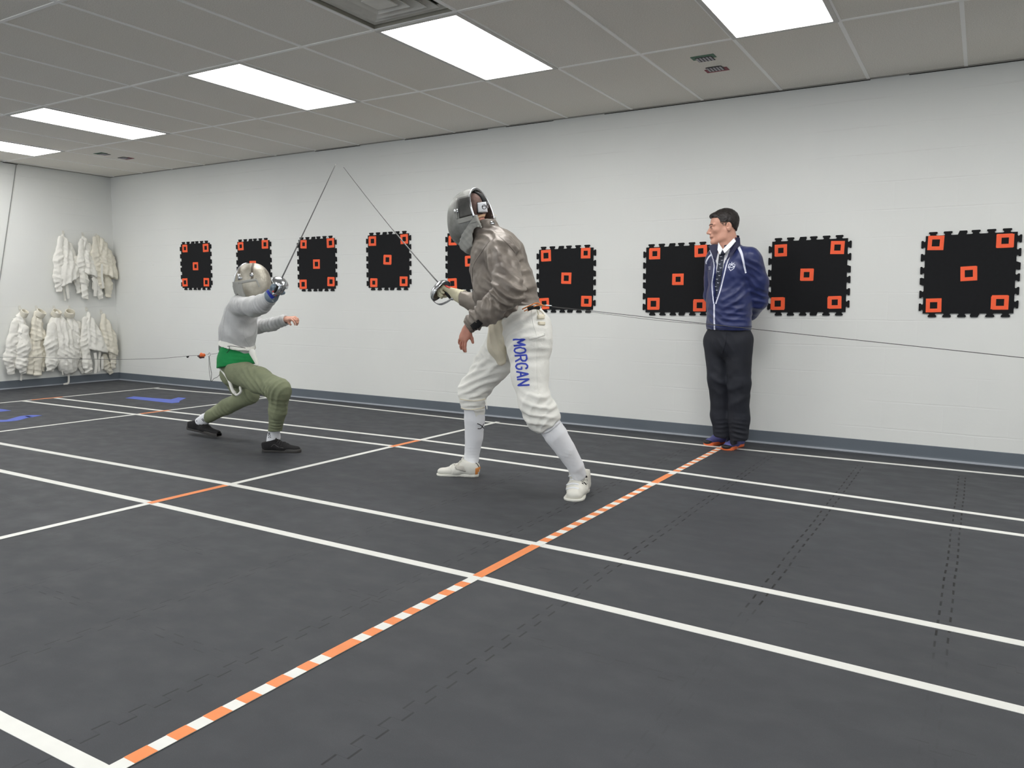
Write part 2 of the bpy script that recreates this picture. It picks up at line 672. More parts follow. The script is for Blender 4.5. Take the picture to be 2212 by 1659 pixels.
def band(name, b, pts, w, m, parent, thick=0.0025, step=2.0, cols=4, w2=None, pts3=None, smooth_n=6, closed=False, lift=None, **kw):
    """a flat strip laid on a surface along a path; pts are picture places, pts3 world points"""
    lift = thick if lift is None else lift
    H = []
    if pts3 is not None:
        q = spline(pts3, smooth_n) if len(pts3) > 2 else [np.asarray(pts3[0]) + (np.asarray(pts3[1]) - np.asarray(pts3[0])) * t for t in np.linspace(0, 1, 9)]
        for p in q:
            loc, nor, i, d = b.find_nearest(Vector(p))
            if loc is None:
                continue
            H.append((np.array(loc), np.array(nor)))
    else:
        q = [np.array([x, y, 0.0]) for x, y in pts]
        q = spline(q, smooth_n) if len(q) > 2 else q
        out = []
        for i in range(len(q) - 1):
            n = max(1, int(np.linalg.norm(q[i + 1] - q[i]) / step))
            out += [q[i] + (q[i + 1] - q[i]) * t / n for t in range(n)]
        out.append(q[-1])
        for p in out:
            l, n = hit(b, p[0], p[1])
            if l is None:
                continue
            if H and np.linalg.norm(l - H[-1][0]) > 0.05:
                continue
            H.append((l, n))
    if len(H) < 2:
        return None
    V, F = [], []
    n = len(H)
    for i, (p, nr) in enumerate(H):
        t = H[min(i + 1, n - 1)][0] - H[max(i - 1, 0)][0]
        t /= np.linalg.norm(t) + 1e-9
        sd = np.cross(t, nr)
        sd /= np.linalg.norm(sd) + 1e-9
        ww = w if w2 is None else w + (w2 - w) * i / (n - 1)
        top = []
        for c in range(cols + 1):
            g = p + sd * ww * (c / cols - 0.5)
            loc, nn, _, _ = b.find_nearest(Vector(g + nr * 0.002))
            if loc is None:
                loc, nn = Vector(g), Vector(nr)
            nn = np.array(nn)
            if nn @ nr < 0:
                nn = -nn
            nn = nn + nr
            nn /= np.linalg.norm(nn)
            top.append((np.array(loc), nn))
        V += [a + e * lift for a, e in top] + [a - e * 0.002 for a, e in top]
    C = cols + 1
    for i in range(n - 1):
        a, c = i * 2 * C, (i + 1) * 2 * C
        for k in range(cols):
            F.append((a + k, a + k + 1, c + k + 1, c + k))
            F.append((a + C + k, c + C + k, c + C + k + 1, a + C + k + 1))
        F.append((a, c, c + C, a + C))
        F.append((a + cols, a + C + cols, c + C + cols, c + cols))
    for a in (0, (n - 1) * 2 * C):
        for k in range(cols):
            F.append((a + k, a + C + k, a + C + k + 1, a + k + 1))
    return mesh_np(name, V, F, m, parent, True, **kw)


def patch(name, b, quad, m, parent, nu=8, nv=8, thick=0.003, **kw):
    """a four-cornered piece laid on a surface; corners are picture places"""
    A, B, C, D = [np.array(p, float) for p in quad]
    G = []
    for j in range(nv + 1):
        for i in range(nu + 1):
            u, v = i / nu, j / nv
            p = (A * (1 - u) + B * u) * (1 - v) + (D * (1 - u) + C * u) * v
            G.append(hit(b, p[0], p[1]))
    ok = [g for g in G if g[0] is not None]
    if not ok:
        return None
    V = []
    for g in G:
        if g[0] is None:
            g = ok[0]
        V.append(g)
    n = len(V)
    pts = [p + q * thick for p, q in V] + [p - q * 0.002 for p, q in V]
    F = []
    valid = [g[0] is not None for g in G]
    W = nu + 1
    for j in range(nv):
        for i in range(nu):
            q = (j * W + i, j * W + i + 1, (j + 1) * W + i + 1, (j + 1) * W + i)
            if all(valid[k] for k in q) and max(np.linalg.norm(V[q[0]][0] - V[k][0]) for k in q) < 0.06:
                F.append(q)
                F.append(tuple(k + n for k in q[::-1]))
    ed = [i for i in range(W)] + [W * j + nu for j in range(1, nv + 1)] + [nv * W + i for i in range(nu - 1, -1, -1)] + [W * j for j in range(nv - 1, 0, -1)]
    for k in range(len(ed)):
        a, c = ed[k], ed[(k + 1) % len(ed)]
        if valid[a] and valid[c] and np.linalg.norm(V[a][0] - V[c][0]) < 0.06:
            F.append((a, a + n, c + n, c))
    return mesh_np(name, pts, F, m, parent, True, **kw)


# stroke letters, unit box, y up
GL = {'M': [[(0, 0), (0, 1), (.5, .35), (1, 1), (1, 0)]],
      'O': [[(.5, 1), (.15, .88), (0, .5), (.15, .12), (.5, 0), (.85, .12), (1, .5), (.85, .88), (.5, 1)]],
      'R': [[(0, 0), (0, 1), (.65, 1), (.95, .87), (.95, .63), (.65, .5), (0, .5)], [(.5, .5), (1, 0)]],
      'G': [[(.95, .8), (.75, .97), (.45, 1), (.12, .86), (0, .5), (.12, .14), (.45, 0), (.8, .06), (.97, .22), (.97, .48), (.55, .48)]],
      'A': [[(0, 0), (.5, 1), (1, 0)], [(.2, .35), (.8, .35)]],
      'N': [[(0, 0), (0, 1), (1, 0), (1, 1)]],
      'C': [[(.95, .8), (.6, 1), (.2, .9), (0, .5), (.2, .1), (.6, 0), (.95, .2)]],
      'B': [[(0, 0), (0, 1), (.7, 1), (.9, .8), (.7, .55), (0, .52)], [(.7, .52), (.95, .28), (.7, 0), (0, 0)]],
      'U': [[(0, 1), (0, .25), (.3, 0), (.7, 0), (1, .25), (1, 1)]]}


def letters(b, text, o, ex, ey, cw, gap, w, m, parent, name='letter', **kw):
    """o origin px, ex / ey picture vectors of one unit right / up for the letter height"""
    o, ex, ey = map(lambda q: np.array(q, float), (o, ex, ey))
    for i, ch in enumerate(text):
        base = o + ex * i * (cw + gap)
        VV, FF = [], []
        for st in GL[ch]:
            pts = [tuple(base + ex * cw * x + ey * y) for x, y in st]
            # straight segments, dense
            d = []
            for a, c in zip(pts[:-1], pts[1:]):
                a, c = np.array(a), np.array(c)
                n = max(2, int(np.linalg.norm(c - a) / 1.6))
                d += [tuple(a + (c - a) * t / n) for t in range(n)]
            d.append(pts[-1])
            t = band('tmp', b, d, w, m, parent, step=50, cols=2, smooth_n=1, **kw)
            if t is None:
                continue
            k = len(VV)
            vs = [np.array(v.co) + org_of(parent) for v in t.data.vertices]
            FF += [tuple(i + k for i in pl.vertices) for pl in t.data.polygons]
            VV += vs
            me = t.data
            bpy.data.objects.remove(t)
            bpy.data.meshes.remove(me)
        if VV:
            mesh_np(name, VV, FF, m, parent, False)

# ------------------------------------------------------------------ the room
m_floor = floor_material()
m_tile = tile_material()
m_bar = mat('ceiling_bar', (250, 249, 246), 0.6)
m_white = mat('white_tape', (232, 232, 226), 0.45, var=0.06, vscale=14, bump=0.08, bscale=90, bdist=0.002)
m_orange = mat('orange_tape', (240, 140, 76), 0.45, var=0.08, vscale=20)
m_red_orange = mat('red_orange_tape', (255, 98, 52), 0.6, var=0.05, vscale=40)
m_blue = mat('blue_tape', (74, 98, 200), 0.45, var=0.1, vscale=10)
m_rub = mat('rubber_mat', (18, 19, 22), 0.85, var=0.25, vscale=60, bump=0.25, bscale=300, bdist=0.002, spec=0.35)
m_base = mat('cove_base', (100, 108, 116), 0.45, var=0.12, vscale=3, bump=0.05, bscale=30)
m_base_toe = mat('cove_base_toe', (150, 155, 162), 0.4)


def struct(mb, name, m, **kw):
    return mb.build(name, m, kind='structure', **kw)


struct(MB().box((X0 - .1, YF - .1, -0.1), (XR + .1, WY + .1, 0)), 'floor', m_floor)
struct(MB().box((X0 - .12, WY, -0.1), (XR + .12, WY + 0.15, HZ + .3)), 'wall_back', wall_material('block_wall_back', 'x'))
struct(MB().box((X0 - 0.15, YF - .12, -0.1), (X0, WY, HZ + .3)), 'wall_left', wall_material('block_wall_left', 'y'))
m_w2 = mat('painted_wall', (205, 206, 202), 0.6, var=0.03)
struct(MB().box((XR, YF - .12, -0.1), (XR + .15, WY, HZ + .3)), 'wall_right', m_w2)


def cove(u0, u1, wall):
    """rubber cove base with a curled toe; profile (depth, height)"""
    pr = [(0.0, 0.0), (0.016, 0.0), (0.016, 0.003), (0.009, 0.007), (0.0055, 0.014), (0.004, 0.025), (0.004, 0.099), (0.0015, 0.102), (0.0, 0.102)]
    mb = MB()
    A = [(u0, WY - d, z) if wall == 'back' else (X0 + d, u0, z) for d, z in pr]
    B = [(u1, WY - d, z) if wall == 'back' else (X0 + d, u1, z) for d, z in pr]
    n = len(pr)
    mb.add(A + B, [(i, (i + 1) % n, (i + 1) % n + n, i + n) for i in range(n)] + [tuple(range(n))[::-1], tuple(range(n, 2 * n))])
    return mb


o = struct(cove(X0, XR, 'back'), 'baseboard_back', [m_base, m_base_toe])
o2 = struct(cove(YF, WY, 'left'), 'baseboard_left', [m_base, m_base_toe])
for q in (o, o2):
    for f in q.data.polygons:
        if f.index < 4:
            f.material_index = 1

# suspended ceiling: tiles 0.61 x 1.22 m, the air diffuser's opening left out
GX = -5.082
GY = 4.95


def gxi(i):
    return GX + (0.61 * i if i >= 0 else 0.6215 * i)


XS = [gxi(i) for i in range(-9, 18)]
XS = [max(X0, min(XR, x)) for x in XS]
YS = [GY + 1.22 * j for j in (1, 0, -1, -2, -3, -4, -5, -6)]
YS = [min(WY, YS[0])] + YS[1:] + [YF]
VENT = (gxi(3), gxi(4), GY - 1.22 - 0.61, GY - 1.22)
mb = MB()
cx0, cx1, cy0, cy1 = VENT
for a, b in (((X0, YF), (cx0, WY)), ((cx1, YF), (XR, WY)), ((cx0, YF), (cx1, cy0)), ((cx0, cy1), (cx1, WY))):
    mb.box((a[0], a[1], HZ), (b[0], b[1], HZ + 0.02))
struct(mb, 'ceiling', m_tile)
struct(MB().box((X0, YF, HZ + .2), (XR, WY, HZ + .25)), 'ceiling_deck', m_tile)
mb = MB()
hw = 0.0115
for x in XS[1:-1]:
    mb.box((x - hw, YF, HZ - 0.004), (x + hw, WY, HZ + 0.001))
for y in YS[1:-1]:
    mb.box((X0, y - hw, HZ - 0.0045), (XR, y + hw, HZ + 0.001))
struct(mb, 'trim_1', m_bar)
m_angle = mat('wall_angle', (150, 148, 142), 0.6)
m_gap = mat('dark_gap', (40, 39, 36), 0.9)
mb = MB()
mb.box((X0, WY - 0.022, HZ - 0.006), (XR, WY, HZ + 0.001)).box((X0, YF, HZ - 0.006), (X0 + 0.022, WY, HZ + 0.001))
struct(mb, 'trim_2', m_angle)
mb = MB()
for a, b in ((-6.35, -5.7), (-5.1, -4.1), (-3.9, -3.4), (-2.9, -0.8), (-0.55, 0.6), (0.75, 3.0)):
    mb.box((a, WY - 0.003, HZ - 0.0105), (b, WY, HZ - 0.006))
mb.box((X0, 4.95, HZ - 0.012), (X0 + .005, 5.12, HZ - .006))
struct(mb, 'trim_3', m_gap)

# ceiling lights
m_diff = mat('light_diffuser', (255, 255, 255), 0.4, emit=1.0)
e = m_diff.node_tree.nodes['Principled BSDF'].inputs
e['Emission Color'].default_value = (1.0, 0.995, 0.985, 1)
e['Emission Strength'].default_value = LIGHT_POWER
m_frame = mat('light_frame', (205, 203, 198), 0.5)


def ceiling_light(x, y, label):
    t = thing('ceiling_light', (x, y, HZ), label, 'ceiling light', 'flat ceiling light panels')
    w, l, b = 0.61, 1.22, 0.028
    mb = MB()
    for a, c in (((0, 0), (w, b)), ((0, l - b), (w, l)), ((0, b), (b, l - b)), ((w - b, b), (w, l - b))):
        mb.box((x + a[0], y + a[1], HZ - 0.009), (x + c[0], y + c[1], HZ - 0.0005))
    mb.build('frame', m_frame, t)
    mb = MB()
    mb.box((x + b, y + b, HZ - 0.006), (x + w - b, y + l - b, HZ - 0.001))
    mb.build('diffuser', m_diff, t)
    return t


for i, lab in ((-7, 'bright panel light nearest the left wall, cut off by the photo\'s left edge'),
               (-4, 'bright panel light above the hanging white jackets, second from the left wall'),
               (0, 'bright panel light over the crossing sabre blades, beyond the young fencer'),
               (3, 'bright panel light touching the recessed air diffuser'),
               (6, 'bright panel light at the top right above the referee, cut by the top edge')):
    ceiling_light(gxi(i), GY - 1.22, lab)
ORD = ('nearest the left wall', 'second from the left wall', 'third from the left wall', 'fourth from the left wall', 'fifth from the left wall', 'sixth from the left wall')
for row, y, xs_, names in (('first', GY - 1.22, (gxi(9), gxi(12)), ('just beyond the photo\'s right edge', 'close to the right-hand wall')),
                           ('second', GY - 4.88, [gxi(k) for k in (-7, -4, 0, 3, 7, 11)], ORD),
                           ('third', GY - 7.8, [gxi(k) for k in (-5, 1, 6)], ORD)):
    for x, nm in zip(xs_, names):
        ceiling_light(x, y, 'panel light out of view, %s row, %s' % (row, nm))

# air diffuser
m_vent = mat('vent_metal', (226, 224, 216), 0.5, var=0.12, vscale=12)
m_vent_d = mat('vent_recess', (168, 164, 150), 0.7, var=0.1, vscale=8)
t = thing('air_diffuser', ((cx0 + cx1) / 2, (cy0 + cy1) / 2, HZ), 'square metal air diffuser set back in a dark recess beside a light panel', 'air vent')
mb = MB()
zz = HZ + 0.034
for a, b in (((cx0, cy0), (cx0 + .004, cy1)), ((cx1 - .004, cy0), (cx1, cy1)), ((cx0, cy0), (cx1, cy0 + .004)), ((cx0, cy1 - .004), (cx1, cy1))):
    mb.box((a[0], a[1], HZ - 0.003), (b[0], b[1], zz + .1))
mb.build('recess_frame', m_vent_d, t)
cxm, cym = (cx0 + cx1) / 2, (cy0 + cy1) / 2
mb = MB().box((cx0, cy0, zz + .09), (cx1, cy1, zz + .1))
mb.build('back_plate', m_vent_d, t)


def sqring(r0, z0, r1, z1, th=0.004):
    mb = MB()
    n = 4
    A = [(-1, -1), (1, -1), (1, 1), (-1, 1)]
    V = [(cxm + a * r0, cym + b * r0, z0) for a, b in A] + [(cxm + a * r1, cym + b * r1, z1) for a, b in A]
    V += [(x, y, z + th) for x, y, z in V]
    F = []
    for i in range(4):
        j = (i + 1) % 4
        F += [(i, j, j + 4, i + 4), (i + 8, i + 12, j + 12, j + 8), (i, i + 8, j + 8, j), (i + 4, j + 4, j + 12, i + 12)]
    mb.add(V, F)
    return mb


sqring(0.29, zz - 0.012, 0.235, zz - 0.004).build('louvre', m_vent, t)
sqring(0.235, zz - 0.022, 0.17, zz + 0.03).build('louvre', m_vent, t)
sqring(0.185, zz - 0.03, 0.11, zz + 0.03).build('louvre', m_vent, t)
sqring(0.12, zz - 0.034, 0.06, zz + 0.02).build('louvre', m_vent, t)
MB().box((cxm - .07, cym - .07, zz - .034), (cxm + .07, cym + .07, zz - .028)).build('centre_plate', m_vent, t)

# hanging striped cards on the ceiling
m_cg = mat('card_green', (62, 104, 80), 0.6)
m_cr = mat('card_red', (134, 52, 64), 0.6)
m_cw = mat('card_pale', (170, 166, 172), 0.6)
m_ck = mat('card_dark', (38, 34, 34), 0.7)


def ceiling_card(x, y, mcol, flip, label):
    t = thing('ceiling_card', (x, y, HZ), label, 'ceiling card')
    s = -1 if flip else 1
    y0, y1 = sorted((y, y + s * 0.075))
    MB().box((x - .078, y0, HZ - .0035), (x + .078, y1, HZ - .0005)).build('backing', mcol, t)
    a, b = sorted((y + s * 0.03, y + s * 0.125))
    MB().box((x - .055, a, HZ - .0055), (x + .056, b, HZ - .0037)).build('striped_panel', m_ck, t)
    for k in range(5):
        xx = x - .052 + k * .022
        MB().box((xx, a + .006, HZ - .0068), (xx + .0135, b - .003, HZ - .0057)).build('pale_stripe', m_cw, t)


ceiling_card(-1.692, 5.175, m_cg, False, 'green card with pale stripes on the ceiling above the referee')
ceiling_card(-1.697, 5.575, m_cr, True, 'red card with pale stripes on the ceiling above the referee')
ceiling_card(-8.61, 5.19, m_cg, False, 'distant dark striped ceiling card beside the left panel light, left of two')
ceiling_card(-8.63, 5.60, m_cr, True, 'distant dark striped ceiling card close to the room corner, right of two')


# ------------------------------------------------------------------ tape on the floor
def strip(p, q, w, z=0.0, th=0.0012):
    p, q = np.array(p, float), np.array(q, float)
    d = (q - p) / np.linalg.norm(q - p)
    n = np.array([-d[1], d[0]]) * w / 2
    c = [(*(p - n), z), (*(q - n), z), (*(q + n), z), (*(p + n), z)]
    return MB().prism([np.array(k) for k in c], np.array([0, 0, th]), np.zeros(3))


def poly_strip(pts, w, z=0.0, th=0.0012):
    mb = MB()
    V, F = [], []
    n = len(pts)
    for i, p in enumerate(pts):
        a, b = np.array(pts[max(i - 1, 0)], float), np.array(pts[min(i + 1, n - 1)], float)
        d = (b - a) / np.linalg.norm(b - a)
        s = np.array([-d[1], d[0]]) * w / 2
        p = np.array(p, float)
        V += [(*(p - s), z), (*(p + s), z), (*(p + s), z + th), (*(p - s), z + th)]
    for i in range(n - 1):
        a, b = 4 * i, 4 * i + 4
        for k in range(4):
            F.append((a + k, a + (k + 1) % 4, b + (k + 1) % 4, b + k)[::-1])
    F += [(0, 1, 2, 3), (4 * n - 1, 4 * n - 2, 4 * n - 3, 4 * n - 4)]
    return mb.add(V, F)


def tape(pts, w, label, group='white lines of tape along the strips'):
    mb = poly_strip(pts, w)
    o = mb.build('floor_tape', m_white, None, org=(pts[0][0], pts[0][1], 0), label=label, cat='floor line', group=group)
    return o


def tape_px(px, w, label, ext_l=None, ext_r=None):
    pts = [tuple(PF(*q)[:2]) for q in px]
    if ext_l is not None:
        pts = [(ext_l, pts[0][1])] + pts
    if ext_r is not None:
        pts = pts + [(ext_r, pts[-1][1])]
    return tape(pts, w, label)


W_T = 0.047
tape_px([(0, 1555), (205, 1659)], W_T, 'white line in the bottom left corner of the photo, nearest the camera', -5.0, 2.5)
tape_px([(0, 1017), (320, 1085), (670, 1165), (1015, 1243), (1600, 1384), (2212, 1535)], W_T, 'long white line nearest the camera of those crossing the whole floor', -8.85, 3.5)
tape_px([(0, 958), (490, 1045), (820, 1109), (1150, 1174), (1500, 1244), (2212, 1391)], W_T, 'long white line passing in front of both fencers', -8.85, 3.5)
tape_px([(48, 866), (300, 896), (860, 965), (1408, 1043), (2212, 1157)], W_T, 'white line running just behind the fencers\' feet', None, 3.5)
tape_px([(120, 860), (365, 889), (915, 951), (1460, 1020), (2212, 1124)], W_T, 'white line second from the back wall, above the one behind the fencers', None, 3.5)
tape_px([(336, 839), (570, 858), (1050, 911), (1555, 966), (2212, 1030)], W_T, 'white line closest to the back wall and the referee\'s shoes', None, 3.5)


def cross_line(name_label, xa, ya, xb, yb, gaps, dashes=()):
    o = strip((xa, ya), (xb, yb), 0.045, 0.0012).build('floor_tape', m_white, None, org=(xa, ya, 0), label=name_label, cat='floor line')

    def xat(y):
        return xa + (xb - xa) * (y - ya) / (yb - ya)
    for a, b in gaps:
        strip((xat(a), a), (xat(b), b), 0.0455, 0.0024, 0.0008).build('orange_segment', m_orange, o, label='plain orange stretch of the tape')
    for a, b in dashes:
        strip((xat(a), a), (xat(b), b), 0.0455, 0.0024, 0.0008).build('orange_dash', m_orange, o)
    return o


dash = []
rg = random.Random(3)
ys = [(1.031, 1.092), (1.146, 1.202), (1.254, 1.314), (1.36, 1.415), (1.466, 1.53), (1.584, 1.634), (1.687, 1.824), (1.873, 1.928), (1.98, 2.033), (2.085, 2.135), (2.19, 2.24), (2.295, 2.345), (2.4, 2.45)]
dash += ys
for a, b in ((3.03, 4.44), (4.83, 5.95)):
    y = a + 0.05
    while y + 0.05 < b:
        dash.append((y, y + 0.053))
        y += 0.106 + rg.uniform(-0.004, 0.004)
cross_line('centre line of dashed orange and white tape across both strips', -1.696, 0.97, -1.675, 5.975, [(2.53, 3.01), (4.49, 4.78)], dash)
cross_line('white line across the strips between the two fencers, orange in the gaps', -3.845, 0.97, -3.80, 6.03, [(2.51, 3.01), (4.52, 4.85)])
cross_line('white line across the strips left of the young fencer, orange in the gap', -6.98, 0.97, -6.93, 6.07, [(2.5, 3.02), (4.50, 4.81)])
cross_line('faint end line nearest the hanging jackets, orange in the gap', -8.9, 0.97, -8.85, 6.0, [(2.5, 3.02), (4.47, 4.80)])

one = [(-8.209, 5.143), (-8.271, 5.283), (-7.691, 5.352), (-7.789, 5.515), (-7.662, 5.525), (-7.507, 5.331), (-7.392, 5.243), (-7.406, 5.163)]
MB().prism([np.array((x, y, 0.0)) for x, y in one], np.array([0, 0, 0.0014]), np.zeros(3)).build(
    'floor_number', m_blue, None, org=(-7.8, 5.2, 0), label='blue tape figure one on the floor near the back left corner', cat='floor number')
two_c = [PF(*q)[:2] for q in ((2, 886), (-6, 889.5), (-30, 893), (-52, 890), (-66, 880))]
arc = [(-8.36, 3.83), (-8.12, 3.83), (-8.02, 3.76)]
pts = spline([np.array((*PF(x, y)[:2], 0)) for x, y in ((9, 888.5), (-16, 885), (-42, 886), (-62, 893), (-55, 903), (-20, 909), (20, 908.5), (42, 903.5), (60, 899), (80, 899.5))], 6)
poly_strip([p[:2] for p in pts], 0.125, 0.0, 0.0014).build('floor_number', m_blue, None, org=(-7.8, 3.8, 0),
           label='blue tape figure two on the floor at the left edge of the photo', cat='floor number')


# ------------------------------------------------------------------ puzzle mats on the wall
def mat_outline(S=0.548, d=0.026):
    """one 0.61 m tile: interlocking teeth on all four sides"""
    n = 6
    pitch = S / n
    side = []
    for k in range(n):
        c = (k + 0.5) * pitch + (0.014 if k < n // 2 else 0.0)
        nb, nt = 0.0175, 0.027            # half width at the root and at the head
        if k == n // 2:
            side += [(c - nb - .004, 0.0), (c - nt, d * .62), (c - nt + .003, d), (c + nt - .006, d), (c + nt + .004, 0.0)]
        else:
            side += [(c - nb - .006, 0.0), (c - nb, d * .22), (c - nt, d * .62), (c - nt, d * .85), (c - nt + .004, d),
                     (c + nt - .004, d), (c + nt, d * .85), (c + nt, d * .62), (c + nb, d * .22), (c + nb + .006, 0.0)]
    h = S / 2
    out = []
    for r in range(4):
        a = r * math.pi / 2
        ca, sa = math.cos(a), math.sin(a)
        corner = [(-h - d * .75, -h - d * .2), (-h - d * .2, -h - d * .75), (-h, -h)] if True else []
        seg = [(-h - 0.0, -h)] + [(-h + s, -h - t) for s, t in side if s < S - 0.012]
        for x, y in seg:
            out.append((x * ca - y * sa, x * sa + y * ca))
    return out


MO = mat_outline()


def target_mat(cx, cz, tilt, label, seed):
    rg = random.Random(seed)
    t = thing('puzzle_mat', (cx, WY, cz), label, 'wall mat', 'black rubber mats with orange squares on the wall')
    ca, sa = math.cos(tilt), math.sin(tilt)

    def W(x, z, y=0.0):
        return np.array([cx + x * ca - z * sa, WY - y, cz + x * sa + z * ca])
    mb = MB()
    F = MO
    mb.prism([W(x, z, 0.0005) for x, z in F], np.array([0, -0.0095, 0]), np.zeros(3))
    mb.build('rubber_tile', m_rub, t)
    for i, (x, z) in enumerate(((-.203, .212), (.205, .218), (0, 0.003), (-.210, -.212), (.202, -.208))):
        x += rg.uniform(-.012, .012)
        z += rg.uniform(-.012, .012)
        a = rg.uniform(-.05, .05)
        q = MB()
        o, w = 0.049 + rg.uniform(-.003, .003), 0.026
        pcs = (((-o, o - w), (o - rg.choice((0, .006)), o)), ((-o + rg.choice((0, .006)), -o), (o, -o + w)),
               ((-o - rg.choice((0, .004)), -o + .003), (-o + w, o - rg.choice((.002, .008)))), ((o - w, -o + rg.choice((.002, .008))), (o + rg.choice((0, .004)), o - .003)))
        for j, (p0, p1) in enumerate(pcs):
            yy = 0.0101 + 0.0006 * (j > 1)
            cc = [(p0[0], p0[1]), (p1[0], p0[1]), (p1[0], p1[1]), (p0[0], p1[1])]
            cc = [(x + u * math.cos(a) - v * math.sin(a), z + u * math.sin(a) + v * math.cos(a)) for u, v in cc]
            q.prism([W(u, v, yy) for u, v in cc], np.array([0, -0.0007, 0]), np.zeros(3))
        q.build('orange_square', m_red_orange, t)


for i, (x, z, a, lab) in enumerate((
        (-8.434, 1.532, .004, 'black puzzle-edged mat with orange squares, leftmost in the row'),
        (-7.376, 1.527, .006, 'black puzzle-edged mat partly hidden by the young fencer\'s mask'),
        (-6.353, 1.515, .006, 'black puzzle-edged mat right of the young fencer\'s raised sword hand'),
        (-5.325, 1.526, .004, 'black puzzle-edged mat with the adult\'s blade crossing its top right square'),
        (-4.290, 1.508, .004, 'black puzzle-edged mat mostly hidden behind the adult fencer\'s mask and arm'),
        (-3.251, 1.321, .010, 'black puzzle-edged mat touching the adult fencer\'s back, wires crossing its foot'),
        (-2.205, 1.312, .014, 'black puzzle-edged mat partly covered by the referee\'s chest'),
        (-1.163, 1.327, .016, 'black puzzle-edged mat immediately right of the referee\'s arm'),
        (-0.102, 1.332, .018, 'black puzzle-edged mat at the right edge of the photo'))):
    target_mat(x, z, a, lab, i)


# ------------------------------------------------------------------ jackets hanging on the left wall
m_jk = mat('white_canvas', (238, 236, 228), 0.85, var=0.05, vscale=6, bump=0.35, bscale=22, bdist=0.012)
m_jk2 = mat('cream_canvas', (230, 225, 210), 0.85, var=0.06, vscale=6, bump=0.35, bscale=22, bdist=0.012)
m_lin = mat('jacket_lining', (172, 168, 156), 0.9, var=0.1, vscale=9)
m_hook = mat('clear_white_plastic', (218, 216, 208), 0.35)


def QL(px, py, d=0.06):
    return PX(px, py, X0 + d)


def hook(px, py, label):
    p = QL(px, py, 0.0)
    mb = MB()
    mb.box((X0 + 0.0005, p[1] - .014, p[2] - .03), (X0 + .006, p[1] + .014, p[2] + .028))
    mb.tube(spline([(X0 + .004, p[1], p[2] - .004), (X0 + .02, p[1], p[2] - .022), (X0 + .034, p[1], p[2] - .012), (X0 + .036, p[1], p[2] + .006)], 5), 0.005, 8)
    return mb.build('wall_hook', m_hook, None, smooth=False, org=(X0, p[1], p[2]), label=label, cat='hook', group='white stick-on hooks on the left wall')


